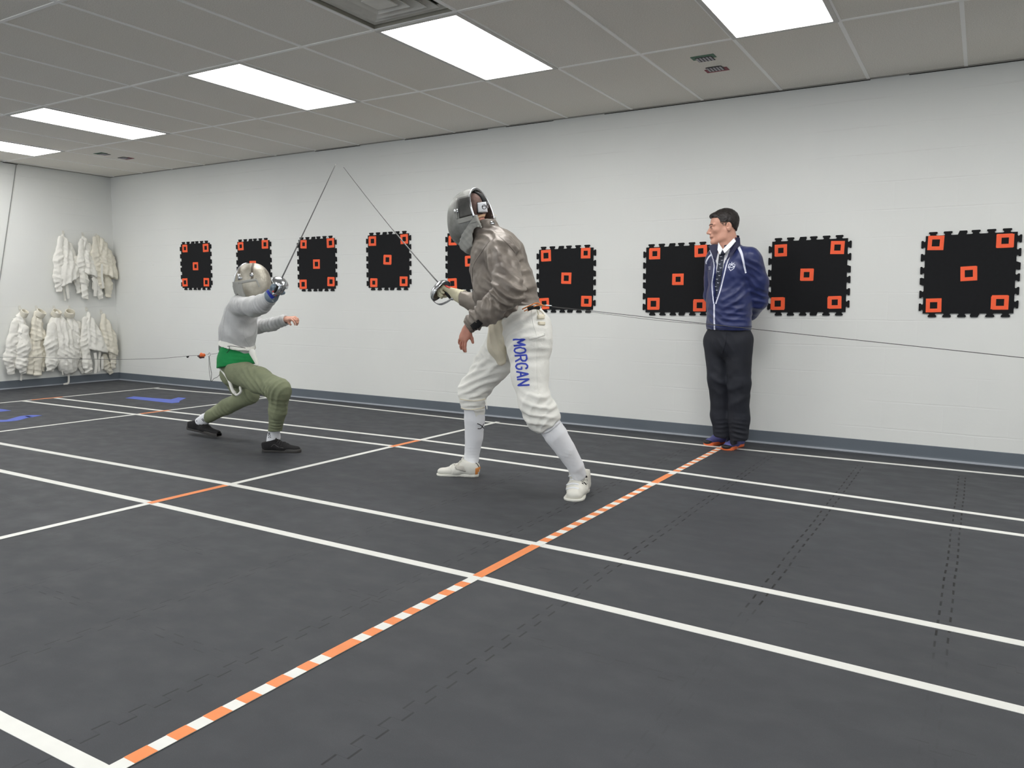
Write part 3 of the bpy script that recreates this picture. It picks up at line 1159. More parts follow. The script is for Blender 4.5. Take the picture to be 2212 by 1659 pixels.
def jacket(label, hk, body, sleeves, collar=None, straps=(), m=None, seed=0, hem=None, lining=None):
    m = m or m_jk
    root_p = QL(hk[0], hk[1], 0.0)
    t = thing('fencing_jacket', tuple(root_p), label, 'jacket', 'white fencing jackets hanging on the left wall')
    pts = [p for p in body]
    allp = np.array([QL(p[0], p[1], p[3] if len(p) > 3 else .07) for p in pts])

    def fld(ps, pad=0.1):
        A = np.array([QL(p[0], p[1], p[3] if len(p) > 3 else .07) for p in ps])
        r = max(p[2] for p in ps) * 1.05 + 0.03
        lo, hi = A.min(0) - r, A.max(0) + r
        lo[0] = X0 + 0.004
        return A, Field(lo, hi, 0.0075)

    def sk(name, A, F, ps, mm, parent, k=.03):
        sc = (0.5, 1, 1)
        for i in range(len(ps) - 1):
            F.cone(A[i], A[i + 1], ps[i][2], ps[i + 1][2], k=k, sc=sc)
        F.plane((X0 + 0.008, 0, 0), (-1, 0, 0))
        dn = A[-1] - A[-2]
        F.plane(A[-1] + dn / np.linalg.norm(dn) * ps[-1][2] * .35, dn, lo=A[-1] - .09, hi=A[-1] + .09)
        fs = [(A[i], .12, (0.1, .45 * (-1) ** i, 1), .062, .009) for i in range(1, len(A))] + [(A[len(A) // 2], .2, (0, 1, .1), .06, .006)]
        return skin(name, F, mm, parent, fs, 0.006, seed * 3.1 + len(ps), 17)

    A, F = fld(body)
    n = len(body)
    if hem is not None:
        a, b = QL(*hem[0]), QL(*hem[1])
        d = b - a
        nrm = np.array([0, -d[2], d[1]])
        nrm = nrm if nrm[2] < 0 else -nrm
    for i in range(n - 1):
        F.cone(A[i], A[i + 1], body[i][2], body[i + 1][2], k=.03, sc=(0.5, 1, 1))
    if hem is None:
        F.plane(A[-1] + (0, 0, -.03), (0, .2, -1))
    if hem is not None:
        F.plane(a, nrm)
        # hollow at the hem
        c = (a + b) / 2 + np.array([0.0, 0, 0.0])
        F.cone(c + np.array([.0, 0, -.02]), c + np.array([0, 0, .05]), np.linalg.norm(d) * .36, .02, k=.01, sc=(0.32, 1, 1), mode='sub')
    F.plane((X0 + 0.008, 0, 0), (-1, 0, 0))
    fs = [(A[i], .16, (0.05, .9, -.25 + .1 * i), .075, .013) for i in range(n)] + [(A[n // 2], .2, (0, .6, 1), .055, .009)]
    bo, bb = skin('body', F, m, t, fs, 0.006, seed * 3.1, 16)
    for s in sleeves:
        A, F = fld(s)
        sk('sleeve', A, F, s, m, t)
        # cuff band
    if collar is not None:
        cpx, cpy, r, tilt = collar
        c = QL(cpx, cpy, .085)
        ax = np.array([0.55, tilt, 0.75])
        ax /= np.linalg.norm(ax)
        R = fr(ax, (0, 1, 0))
        F = Field(c - .12, c + .12, 0.006)
        r *= .9
        F.cone(c - ax * .03, c + ax * .022, r + .004, r, k=0)
        F.cone(c - ax * .02, c + ax * .08, r - .010, r - .012, k=0.005, mode='sub')
        F.plane(c + ax * .03, ax)
        F.plane(c - ax * .045, -ax)
        F.plane((X0 + 0.006, 0, 0), (-1, 0, 0))
        skin('collar', F, m_jk2, t, None, 0.002)
    for st in straps:
        ps = [QL(x, y, d) for x, y, d in st[1:]]
        mb = MB()
        q = spline(ps, 6)
        V, Fc = [], []
        w = st[0] / 2 * .8
        for i, p in enumerate(q):
            tt = q[min(i + 1, len(q) - 1)] - q[max(i - 1, 0)]
            s = np.cross(tt, (1, 0, 0))
            s = s / (np.linalg.norm(s) + 1e-9) * w
            V += [p - s, p + s, p + s + (.003, 0, 0), p - s + (.003, 0, 0)]
        for i in range(len(q) - 1):
            for k in range(4):
                Fc.append((4 * i + k, 4 * i + (k + 1) % 4, 4 * i + 4 + (k + 1) % 4, 4 * i + 4 + k))
        Fc += [(3, 2, 1, 0), tuple(len(V) - 4 + k for k in range(4))]
        mb.add(V, Fc)
        mb.build('strap', m_jk, t)
    return t


# upper row
hook(136, 503, 'white stick-on hook holding the left jacket of the upper row')
hook(178, 507, 'white stick-on hook holding the middle jacket of the upper row')
hook(207, 509, 'white stick-on hook holding the right jacket of the upper row')
jacket('white fencing jacket at the left of the upper row', (137, 503),
       [(137, 509, .018), (138, 528, .06), (142, 560, .10), (146, 588, .135), (150, 612, .14)],
       [[(131, 515, .03, .09), (127, 560, .062, .09), (127, 600, .062, .08), (127, 628, .038, .07)],
        [(150, 530, .04, .06), (162, 570, .055, .06), (168, 605, .05, .05), (171, 632, .036, .05)]],
       None, [(.04, (143, 605, .09), (146, 630, .09), (148, 645, .08)), (.03, (136, 618, .03), (139, 635, .03), (141, 650, .03))], seed=1, hem=((120, 626), (176, 592)))
jacket('white fencing jacket in the middle of the upper row, hanging narrow', (178, 507),
       [(180, 512, .018), (182, 530, .055), (186, 560, .09), (190, 590, .12), (192, 612, .115)],
       [[(176, 520, .03, .1), (174, 570, .05, .1), (182, 605, .05, .09), (184, 644, .04, .09)],
        [(192, 530, .035, .07), (203, 575, .05, .07), (210, 620, .05, .07), (217, 644, .034, .07)]],
       None, [(.05, (200, 600, .12), (206, 615, .11), (205, 640, .1)), (.025, (182, 596, .15), (183, 604, .15), (183, 612, .14))], seed=2, hem=((172, 588), (216, 602)))
jacket('white fencing jacket next to the corner in the upper row', (207, 509),
       [(212, 513, .03), (217, 530, .08), (226, 560, .125), (233, 590, .13), (236, 612, .12)],
       [[(205, 515, .03, .1), (207, 550, .055, .1), (213, 590, .05, .09), (221, 620, .035, .09)],
        [(228, 590, .05, .05), (233, 615, .058, .05), (234, 640, .04, .05)]],
       None, [(.035, (220, 570, .16), (220, 596, .15), (223, 622, .13))], m=m_jk2, seed=3, hem=((219, 592), (252, 604)))
# lower row
hook(42, 665, 'white stick-on hook at the far left of the lower row')
hook(78, 665, 'white stick-on hook holding the second jacket of the lower row')
hook(116, 665, 'white stick-on hook holding the third jacket of the lower row')
hook(149, 665, 'white stick-on hook holding the fourth jacket of the lower row')
hook(186, 667, 'white stick-on hook holding the fifth jacket of the lower row')
hook(218, 673, 'white stick-on hook at the room corner end of the lower row')
jacket('white fencing jacket at the far left of the lower row, both sleeves hanging', (43, 668),
       [(46, 675, .02), (42, 695, .06), (42, 720, .10), (44, 745, .12), (48, 765, .12)],
       [[(32, 700, .05, .1), (27, 740, .065, .1), (20, 775, .062, .1), (24, 806, .045, .09)],
        [(52, 710, .05, .11), (50, 750, .068, .12), (46, 785, .066, .11), (51, 805, .04, .1)]],
       (52, 676, .05, .2), [(.03, (46, 800, .05), (46, 812, .05), (45, 822, .05))], seed=4, hem=((16, 762), (72, 758)))
jacket('narrow white fencing jacket second from the left in the lower row', (78, 668),
       [(80, 676, .03), (80, 700, .06), (82, 725, .08), (84, 745, .09)],
       [[(78, 720, .05, .08), (80, 765, .06, .08), (82, 808, .05, .08)],
        [(90, 735, .05, .05), (93, 765, .055, .05), (88, 800, .045, .05)],
        [(64, 735, .035, .08), (66, 775, .045, .08), (64, 806, .045, .08)]],
       (88, 676, .064, .3), [], m=m_jk2, seed=5, hem=((72, 738), (98, 730)))
jacket('broad white fencing jacket in the middle of the lower row, open collar', (117, 668),
       [(122, 682, .05), (126, 705, .12), (136, 735, .16), (142, 760, .17), (146, 785, .13), (152, 800, .06)],
       [[(112, 705, .06, .12), (111, 745, .078, .12), (112, 780, .07, .11), (108, 800, .048, .1)]],
       (122, 676, .062, .1), [(.02, (132, 775, .1), (133, 795, .1), (136, 810, .08)), (.03, (148, 800, .06), (148, 825, .04), (142, 829, .04), (137, 830, .05))], seed=6)
jacket('white fencing jacket with a standing cream collar, fourth in the lower row', (149, 668),
       [(152, 690, .05), (158, 710, .075), (162, 740, .08), (164, 770, .075)],
       [[(168, 700, .045, .05), (172, 740, .055, .05), (166, 775, .05, .05)],
        [(145, 780, .06, .04), (147, 795, .055, .04), (148, 806, .05, .04)]],
       (151, 676, .064, -.1), [], m=m_jk, seed=7)
jacket('white fencing jacket fifth in the lower row, hem open at the front', (186, 670),
       [(189, 677, .02), (192, 700, .08), (201, 730, .125), (208, 755, .14), (210, 775, .11)],
       [[(184, 690, .04, .09), (182, 740, .06, .09), (188, 785, .055, .09), (192, 804, .045, .09)],
        [(172, 770, .05, .03), (176, 790, .045, .03), (182, 803, .045, .03)]],
       None, [(.045, (205, 762, .12), (208, 785, .11), (206, 806, .1)), (.035, (216, 760, .1), (213, 785, .09), (214, 802, .09))], seed=8, hem=((176, 752), (230, 762)))
jacket('white fencing jacket in the corner at the end of the lower row', (218, 674),
       [(222, 682, .03), (228, 705, .07), (235, 735, .10), (238, 760, .10), (238, 775, .08)],
       [[(237, 725, .05, .07), (244, 760, .05, .07), (245, 795, .034, .06)],
        [(226, 770, .04, .03), (230, 790, .045, .03), (240, 806, .034, .03)]],
       None, [(.04, (221, 770, .1), (221, 785, .1), (221, 797, .09))], m=m_jk2, seed=9, hem=((222, 756), (252, 768)))

# thin cord down the left wall
a, b = np.array([X0 + .012, 5.099, HZ - .01]), np.array([X0 + .012, 4.60, 0.10])
MB().tube([a, b], 0.0045, 6).build('hanging_wire', mat('grey_cord', (132, 132, 128), 0.6), None, org=tuple(a),
                                   label='thin grey cord leaning down the left wall at the photo\'s edge', cat='cord')

# ------------------------------------------------------------------ people: shared pieces
m_skin = mat('skin_light', (214, 160, 138), 0.5, var=0.12, vscale=30, bump=0.1, bscale=200, bdist=0.002)
m_skin2 = mat('skin_ruddy', (192, 132, 112), 0.5, var=0.18, vscale=30, bump=0.12, bscale=200, bdist=0.002)
m_hair = mat('dark_hair', (34, 26, 23), 0.45, var=0.4, vscale=40, bump=0.5, bscale=90, stretch=(1, 1, 4), bdist=0.004)
m_lame = mat('grey_lame', (146, 137, 127), 0.5, 0.3, rgb2=(108, 100, 93), vscale=5, bump=0.3, bscale=38, bdist=0.008)
m_lame_k = mat('pale_lame', (204, 205, 204), 0.6, 0.1, rgb2=(180, 180, 180), vscale=6, bump=0.3, bscale=45, bdist=0.006)
m_breech = mat('white_breeches', (236, 235, 228), 0.8, var=0.04, vscale=6, bump=0.35, bscale=26, bdist=0.01)
m_cream = mat('cream_cloth', (222, 214, 192), 0.85, var=0.06, bump=0.3, bscale=30, bdist=0.006)
m_sock = mat('white_sock', (232, 233, 236), 0.9, var=0.03, bump=0.25, bscale=160, bdist=0.002)
m_steel = mat('polished_steel', (200, 202, 206), 0.22, 1.0, var=0.1, vscale=20)
m_blade = mat('blade_steel', (118, 118, 116), 0.5, 0.6)
m_black = mat('black_plastic', (22, 21, 22), 0.5)
m_blackc = mat('black_cloth', (28, 27, 28), 0.9, var=0.2, bump=0.3, bscale=100, bdist=0.003)
m_shoe_w = mat('white_leather', (226, 224, 214), 0.5, var=0.08, vscale=12, bump=0.15, bscale=60, bdist=0.003)
m_shoe_g = mat('grey_suede', (196, 192, 182), 0.9, var=0.08)
m_olive = mat('olive_twill', (136, 142, 112), 0.85, rgb2=(118, 124, 98), vscale=9, bump=0.35, bscale=55, bdist=0.006)
m_green = mat('green_cotton', (16, 138, 72), 0.85, var=0.12, bump=0.2, bscale=60, bdist=0.005)
m_bluep = mat('royal_blue', (38, 56, 168), 0.7)
m_redp = mat('coral_red', (222, 82, 68), 0.7)
m_navy = mat('navy_polyester', (27, 41, 98), 0.45, rgb2=(21, 32, 80), vscale=4, bump=0.25, bscale=24, bdist=0.008, sheen=0.2)
m_navy_d = mat('navy_collar', (28, 30, 62), 0.6)
m_trous = mat('charcoal_trousers', (33, 36, 46), 0.8, rgb2=(27, 29, 37), vscale=5, bump=0.3, bscale=30, bdist=0.006)
m_pipe = mat('pale_piping', (226, 229, 244), 0.5)
m_shirt = mat('white_shirt', (238, 240, 244), 0.7)
m_tie = mat('dark_tie', (38, 46, 66), 0.6, var=0.3, vscale=60)
m_mesh = mat('mask_mesh', (150, 151, 147), 0.42, 0.7, rgb2=(112, 112, 108), vscale=16, bump=0.7, bscale=420, bdist=0.002)
m_mesh_k = mat('mask_mesh_pale', (186, 181, 168), 0.4, 0.6, rgb2=(150, 144, 130), vscale=14, bump=0.6, bscale=420, bdist=0.002)
m_mesh_d = mat('mask_mesh_dark', (66, 66, 64), 0.5, 0.6, rgb2=(96, 95, 91), vscale=12, bump=0.5, bscale=420, bdist=0.002)
m_bib = mat('mask_bib', (166, 166, 160), 0.75, 0.1, var=0.1, vscale=12, bump=0.25, bscale=60, bdist=0.004)
m_glove = mat('cream_glove', (214, 208, 178), 0.8, var=0.08, bump=0.25, bscale=40, bdist=0.005)
m_glove_k = mat('grey_blue_glove', (132, 148, 160), 0.7, rgb2=(96, 108, 122), vscale=24, bump=0.25, bscale=50, bdist=0.004)


def rot(v, ax, a):
    v, ax = np.asarray(v, float), np.asarray(ax, float)
    ax = ax / np.linalg.norm(ax)
    return v * math.cos(a) + np.cross(ax, v) * math.sin(a) + ax * (ax @ v) * (1 - math.cos(a))


def hand(F, wrist, fd, nrm, size=1.0, curl=(25, 30, 25), side=1, spread=5, thumb=(40, 20), grow=0.0, curls=None):
    """palm and five separate fingers; fd towards the fingertips, nrm where the palm faces, side = which way the thumb leaves"""
    fd = np.asarray(fd, float)
    fd /= np.linalg.norm(fd)
    nrm = np.asarray(nrm, float)
    nrm = nrm - fd * (nrm @ fd)
    nrm /= np.linalg.norm(nrm)
    sd = np.cross(fd, nrm) * side
    R = np.array([fd, sd, nrm])
    w = np.asarray(wrist, float)
    s = size
    F.cone(w - fd * .02 * s, w + fd * .02 * s, .027 * s, .026 * s, k=.015, sc=(1, 1, .75), R=R, grow=grow)
    F.cone(w + fd * .03 * s, w + fd * .066 * s, .031 * s, .033 * s, k=.02, sc=(1, 1.15, .5), R=R, grow=grow)
    F.cone(w + fd * .03 * s + sd * .018 * s + nrm * .006 * s, w + fd * .05 * s + sd * .028 * s + nrm * .008 * s, .016 * s, .014 * s, k=.015, grow=grow)
    L = (.074, .082, .077, .060)
    Rr = (.0092, .0096, .0092, .0080)
    tips = []
    for i in range(4):
        off = (.028, .0095, -.0095, -.0275)[i]
        b = w + fd * (.083 + (-.002, .003, 0, -.008)[i]) * s + sd * off * s
        d = rot(fd, nrm, math.radians(spread * (1.5, .5, -.5, -1.6)[i]) * (-side if False else 1) * (1 if (np.cross(nrm, fd) @ sd) > 0 else -1))
        c = curls[i] if curls else curl
        ax = np.cross(d, nrm)
        p = b
        F.cone(b - fd * .02 * s, b, Rr[i] * 1.05 * s, Rr[i] * s, k=.010, grow=grow)
        F.base = getattr(F, 'base', []) + [(p, rot(d, ax, math.radians(c[0] + i * 2)), L[i] * .45 * s, Rr[i] * s)]
        for j in range(3):
            d = rot(d, ax, math.radians(c[j] + i * 2))
            q = p + d * L[i] * (.45, .30, .25)[j] * s
            F.cone(p, q, Rr[i] * (1, .93, .86)[j] * s, Rr[i] * (.93, .86, .74)[j] * s, k=.0035, grow=grow * .6)
            p = q
        tips.append(p)
    b = w + fd * .035 * s + sd * .026 * s + nrm * .006 * s
    d = fd * math.cos(math.radians(thumb[0])) + sd * math.sin(math.radians(thumb[0]))
    d = d + nrm * math.tan(math.radians(thumb[1]))
    d /= np.linalg.norm(d)
    q = b + d * .034 * s
    F.cone(b, q, .0135 * s, .0112 * s, k=.012, grow=grow)
    d2 = d * .8 + fd * .5 + nrm * .15
    d2 /= np.linalg.norm(d2)
    F.cone(q, q + d2 * .028 * s, .0112 * s, .0088 * s, k=.004, grow=grow)
    return tips


def foot(F, ankle, heel, toe, s=1.0, grow=0.0):
    h = heel + (toe - heel) * .2 + (0, 0, .055 * s)
    t = heel + (toe - heel) * .72 + (0, 0, .032 * s)
    F.cone(ankle, h, .030 * s, .024 * s, k=.02, grow=grow)
    F.cone(h, t, .024 * s, .013 * s, k=.02, grow=grow)


def shoe(parent, heel, toe, mu, ms, s=1.0, up=(0, 0, 1), name='shoe', label=None, high=0.0, wide=1.0, ankle=None, sole_t=0.018, laces=None, lace_m=None):
    heel, toe = np.asarray(heel, float), np.asarray(toe, float)
    R = fr(toe - heel, up)
    L = np.linalg.norm(toe - heel)
    W = lambda x, y, z: heel + R[0] * x * L + R[1] * y + R[2] * z
    c = (heel + toe) / 2
    F = Field(c - .2, c + .2, 0.0045)
    a = wide * s
    F.cone(W(.14, 0, .05 * s), W(.14, 0, .034 * s), .033 * a, .037 * a, k=.01)
    F.cone(W(.17, 0, (.070 + high) * s), W(.30, 0, (.066 + high) * s), .038 * a, .040 * a, k=.03)
    F.cone(W(.15, 0, .05 * s), W(.30, 0, (.066 + high) * s), .038 * a, .040 * a, k=.03)
    F.cone(W(.25, 0, .045 * s), W(.55, 0, .040 * s), .038 * a, .041 * a, k=.03, sc=(1, 1, .95), R=R)
    F.cone(W(.55, .0, .034 * s), W(1 - .04 / L * s, .002, .026 * s), .043 * a, .034 * a, k=.025, sc=(1, 1, .68), R=R)
    F.plane(W(0, 0, sole_t * .7), -R[2])
    F.plane(W(.2, 0, (.088 + high) * s), R[2] * 1.0 - R[0] * .25)
    F.plane(W(-.005, 0, 0), -R[0])
    fs = [(W(.55, 0, .06 * s), .04, R[0], .022, .004)]
    o, b = skin(name, F, mu, parent, fs, 0.0012, 1.0, 30, **({'label': label} if label else {}))
    G = Field(c - .2, c + .2, 0.005)
    p0, p1 = heel + R[0] * .042 * s, toe - R[0] * .04 * s
    r0, r1 = .040 * a, .044 * a

    def fn(X, Y, Z):
        q = [(X - heel[0]) * R[i][0] + (Y - heel[1]) * R[i][1] + (Z - heel[2]) * R[i][2] for i in range(3)]
        x0, x1 = .042 * s, L - .042 * s
        h = np.clip((q[0] - x0) / (x1 - x0), 0, 1)
        d = np.sqrt((q[0] - x0 - h * (x1 - x0)) ** 2 + q[1] ** 2) - (r0 + h * (r1 - r0)) + .010 * a * np.exp(-((h - .42) / .2) ** 2)
        t = sole_t + .006 * (1 - h)
        return np.maximum(d, np.abs(q[2] - t / 2) - t / 2)
    G.op(fn, c - .19, c + .19, 0)
    skin('sole', G, ms, o, None, 0)
    if laces:
        for k in range(laces):
            x = .42 + k * .055
            z = (.085 - .012 * k) * s
            band('lace', b, None, .006, lace_m or m_shirt, o, pts3=[W(x, -.026 * a, z - .018), W(x + .01, -.01 * a, z), W(x, .012 * a, z), W(x + .012, .026 * a, z - .018)], thick=.003, cols=1)
        mb = MB()
        k0 = W(.40, 0, (.096 + high) * s)
        for sg in (-1, 1):
            mb.tube(spline([k0, k0 + R[1] * .02 * sg + R[2] * .016, k0 + R[1] * .038 * sg + R[2] * .004, k0 + R[1] * .02 * sg - R[2] * .006 + R[0] * .01, k0], 5), .0022, 6)
            mb.tube(spline([k0, k0 + R[1] * .02 * sg + R[0] * .02 - R[2] * .01, k0 + R[1] * .034 * sg + R[0] * .03 - R[2] * .03], 5), .0022, 6)
        mb.build('lace_bow', lace_m or m_shirt, o, smooth=True)
    return o, b, W


def sabre(label, G, T, side, s=1.0, bend=0.02, grip_len=0.125):
    """G guard centre, T blade tip, side = where the knuckle bow runs"""
    G, T = np.asarray(G, float), np.asarray(T, float)
    d = (T - G) / np.linalg.norm(T - G)
    side = np.asarray(side, float)
    side = side - d * (side @ d)
    side /= np.linalg.norm(side)
    b2 = np.cross(d, side)
    R = np.array([d, side, b2])
    t = thing('sabre', tuple(G), label, 'fencing sword')
    ts = np.linspace(0, 1, 24)
    pts = [G + d * .004 + (T - G - d * .004) * u + side * bend * math.sin(math.pi * u) * .5 for u in ts]
    MB().tube(pts, [.0048 - .0026 * u for u in ts], 8).build('blade', m_blade, t, smooth=True)
    # bell guard: a curved shell, drawn out towards the knuckles
    V, Fc = [], []
    nt, nph = 14, 36
    c = G - d * .048 * s
    for lay in (0.0, .0016):
        for i in range(nt + 1):
            for j in range(nph):
                ph = 2 * math.pi * j / nph
                w = (0.5 + 0.5 * math.cos(ph))
                th = (math.pi * .44 + .42 * w ** 2) * i / nt
                rs_ = (.058 + .030 * w) * s - lay
                V.append(c + d * ((.052 * s - lay) * math.cos(th)) + side * (math.sin(th) * math.cos(ph) * rs_ + .004) + b2 * (math.sin(th) * math.sin(ph) * (.062 * s - lay)))
    N_ = (nt + 1) * nph
    for i in range(nt):
        for j in range(nph):
            q = (i * nph + j, i * nph + (j + 1) % nph, (i + 1) * nph + (j + 1) % nph, (i + 1) * nph + j)
            Fc.append(q[::-1])
            Fc.append(tuple(k + N_ for k in q))
    for j in range(nph):
        a_ = nt * nph + j
        b_ = nt * nph + (j + 1) % nph
        Fc.append((a_, b_, b_ + N_, a_ + N_))
    mesh_np('guard', V, Fc, m_steel, t, True)
    thm = math.pi * .44 + .42
    e = c + d * (.052 * s * math.cos(thm)) + side * (math.sin(thm) * .088 * s + .003)
    pom = G - d * grip_len * s - side * .004
    mb = MB()
    q = spline([e + d * .006, e - d * .02 * s - side * .002, e - d * .045 * s - side * .018 * s, G - d * (grip_len - .006) * s + side * .034 * s, pom], 8)
    V, Fc = [], []
    for i, p in enumerate(q):
        tt = q[min(i + 1, len(q) - 1)] - q[max(i - 1, 0)]
        tt /= np.linalg.norm(tt)
        n = np.cross(tt, b2)
        w = (.024 - .014 * i / (len(q) - 1)) * s
        V += [p - b2 * w - n * .0015, p + b2 * w - n * .0015, p + b2 * w + n * .0015, p - b2 * w + n * .0015]
    for i in range(len(q) - 1):
        for k in range(4):
            Fc.append((4 * i + k, 4 * i + (k + 1) % 4, 4 * i + 4 + (k + 1) % 4, 4 * i + 4 + k))
    Fc += [(3, 2, 1, 0), tuple(len(V) - 4 + k for k in range(4))]
    mb.add(V, Fc)
    mb.build('knuckle_bow', m_steel, t, smooth=True)
    MB().tube([G - d * .004, G - d * .05 * s, G - d * (grip_len - .01) * s], [.011 * s, .0125 * s, .0105 * s], 10).build('grip', m_black, t, smooth=True)
    MB().tube([pom + d * .012, pom + d * .006, pom - d * .006, pom - d * .012], [.006, .0105, .0105, .005], 10).build('pommel', m_steel, t, smooth=True)
    return t


def mask(parent, C, f, s, m_front, m_b, bib_end, rim_x=-.05, lx=1.0, label=None, square=None):
    """wire mask: mesh dome cut open at the back, metal rim, cloth bib below"""
    R = fr(f)
    W = lambda x, y, z: C + R[0] * x * s + R[1] * y * s + R[2] * z * s
    be = np.asarray(bib_end, float)

    def egg(F, g):
        F.ell(W(.020, 0, .004), (np.array((.130 * lx, .112, .148)) * s + g), R, k=0)
        F.cone(W(-.13, 0, .004), W(.0, 0, .004), .143 * s, .143 * s, k=.03, sc=(1, .73, 1), R=R, grow=g)
        F.ell(W(.045, 0, -.065), (np.array((.108 * lx, .098, .105)) * s + g), R, k=.05)
    F = Field(C - .28 * s, C + .28 * s, 0.0045)
    egg(F, 0)
    F.ell(W(.016, 0, .000), np.array((.123 * lx, .104, .138)) * s, R, k=0, mode='sub')
    F.ell(W(.040, 0, -.065), np.array((.098 * lx, .088, .095)) * s, R, k=.01, mode='sub')
    F.cone(W(-.15, 0, .004), W(.0, 0, .004), .134 * s, .134 * s, k=.01, sc=(1, .71, 1), R=R, mode='sub')
    F.plane(W(rim_x, 0, 0), -R[0] + .10 * R[2])
    F.plane(W(rim_x, 0, -.038), -R[2] - .75 * R[0])
    o, b = skin('fencing_mask', F, m_front, parent, None, 0, **({'label': label} if label else {}))
    mb = MB()
    pts = []
    q = .968
    for a in np.linspace(-1.9, 1.9, 40):
        z = math.cos(a) * .148 * q + .004
        pts.append(W(rim_x + z * .10 + .003, math.sin(a) * .1045 * q, z))
    mb.tube(pts, .0062 * s, 8)
    mb.build('rim', m_steel, o, smooth=True)
    B = Field(np.minimum(C - .3 * s, be - .15), np.maximum(C + .3 * s, be + .15), 0.005)
    egg(B, .005)
    B.cone(W(.035, 0, -.08), be, .096 * s, .074 * s, k=.05)
    if square:
        B.plane(W(0, 0, square[0]), R[2] - .10 * R[0])
        B.plane(W(square[1], 0, -.1), R[0] + .35 * R[2])
    else:
        B.plane(W(rim_x, 0, -.036), R[2] + .75 * R[0])
    B.ell(W(-.02, 0, -.02), np.array((.115, .098, .15)) * s, R, k=.01, mode='sub')
    B.cone(W(-.04, 0, -.08), W(-.05, 0, -.30), .080 * s, .075 * s, k=.015, mode='sub')
    d = be - W(.035, 0, -.08)
    B.plane(be + d / np.linalg.norm(d) * .050 * s, d)
    B.plane(W(rim_x - .014, 0, 0), -R[0] + .05 * R[2])
    bo, bb = skin('bib', B, m_b, o, [(be, .12 * s, d * .7 + R[0] * .1, .032, .006), (W(.03, .09, -.1), .08, R[2] + .5 * R[0], .03, .004)], .002, 2.0, 14)
    return o, b, bo, bb, W, R


# ------------------------------------------------------------------ the adult fencer
YA = 3.95
A = thing('fencer', tuple(PF(1110, 1050)), 'adult fencer in grey metallic jacket and white breeches leaning forward, seen from behind', 'person')
HcA = P(1019, 466, 3.93)
fA = np.array([-.97, .06, -.24])
RA = fr(fA)
WA = lambda x, y, z: HcA + RA[0] * x + RA[1] * y + RA[2] * z
jA = dict(neck=P(1050, 508, 3.95), nsh=P(1084, 546, 3.79), nel=P(1094, 636, 3.63), nwr=P(1016, 704, 3.60),
          fsh=P(1052, 540, 4.11), fel=P(1056, 668, 4.13), fwr=P(990, 640, 4.10),
          ch=P(1076, 572, 3.94), be=P(1093, 642, 3.94), pe=P(1124, 700, 3.95),
          nh=P(1142, 722, 3.85), nk=P(1160, 884, 3.76), na=P(1242, 1006, 3.93),
          fh=P(1106, 722, 4.05), fk=P(1024, 846, 4.02), fa=P(1018, 990, 4.06))
lo = np.min([v for v in jA.values()], axis=0) - .2
hi = np.max([v for v in jA.values()], axis=0) + .2
lo[2] = 0.0
hi[2] = HcA[2] + .2
zh = (P(1005, 760, 3.6)[2], P(1005, 700, 3.6)[2] + .02)
F = Field(lo, hi, 0.009, zx=[(P(985, 720, 3.6)[0] - .05, P(1030, 720, 3.6)[0] + .05, .0036)], zy=[(3.50, 3.70, .0036)], zz=[(zh[0] - .03, zh[1], .0036)])
# head
F.ell(WA(-.012, 0, .045), (.098, .078, .088), RA, k=.02)
F.ell(WA(.03, 0, -.03), (.062, .062, .085), RA, k=.03)
F.cone(WA(.02, 0, -.085), WA(.072, 0, -.10), .035, .024, k=.03)
F.cone(WA(.095, 0, 0), WA(.118, 0, -.035), .009, .014, k=.01)
for sg in (-1, 1):
    F.ell(WA(-.01, .081 * sg, -.01), (.022, .008, .033), RA, k=.006)
F.cone(WA(-.025, 0, -.06), jA['neck'], .053, .060, k=.03)
F.cone(jA['neck'], jA['ch'], .06, .12, k=.05)
F.cone(jA['nsh'], jA['fsh'], .062, .062, k=.05)
F.cone(jA['ch'], jA['be'], .13, .125, k=.05)
F.cone(jA['be'], jA['pe'], .125, .12, k=.05)
F.chain([jA['nsh'], jA['nel'], jA['nwr']], [.052, .038, .023], k=.03)
F.chain([jA['fsh'], jA['fel'], jA['fwr']], [.052, .040, .027], k=.03)
F.chain([jA['nh'], jA['nk'], jA['na']], [.088, .058, .038], k=.03)
F.chain([jA['fh'], jA['fk'], jA['fa']], [.088, .056, .036], k=.03)
wA = P(1011, 707, 3.60)
hand(F, wA, P(998, 738, 3.585) - wA, np.array([.25, .93, .05]), .88, side=1, spread=9,
     curls=((8, 12, 12), (14, 16, 14), (10, 12, 12), (6, 12, 10)), thumb=(38, 40))
ringp = F.base[2]
wAf = P(985, 638, 4.10)
F.cone(wAf, P(962, 626, 4.08), .03, .032, k=.02)
ftA = [(PF(1036, 1029), PF(943, 1026)), (PF(1268, 1040), PF(1236, 1083))]
foot(F, jA['na'], *ftA[1])
foot(F, jA['fa'], *ftA[0])
oA, bA = skin('body', F, m_skin2, A, None, 0)
rc = ringp[0] + ringp[1] * ringp[2] * .35
rr_ = fr(ringp[1], (0.3, .9, .1))
MB().tube([rc + (rr_[1] * math.cos(t) + rr_[2] * math.sin(t)) * ringp[3] * 1.04 for t in np.linspace(0, 2 * math.pi, 20)], .0016, 6).build('finger_ring', mat('gold', (226, 176, 92), .25, 1.0), A, smooth=True, label='gold ring on the bare hand')
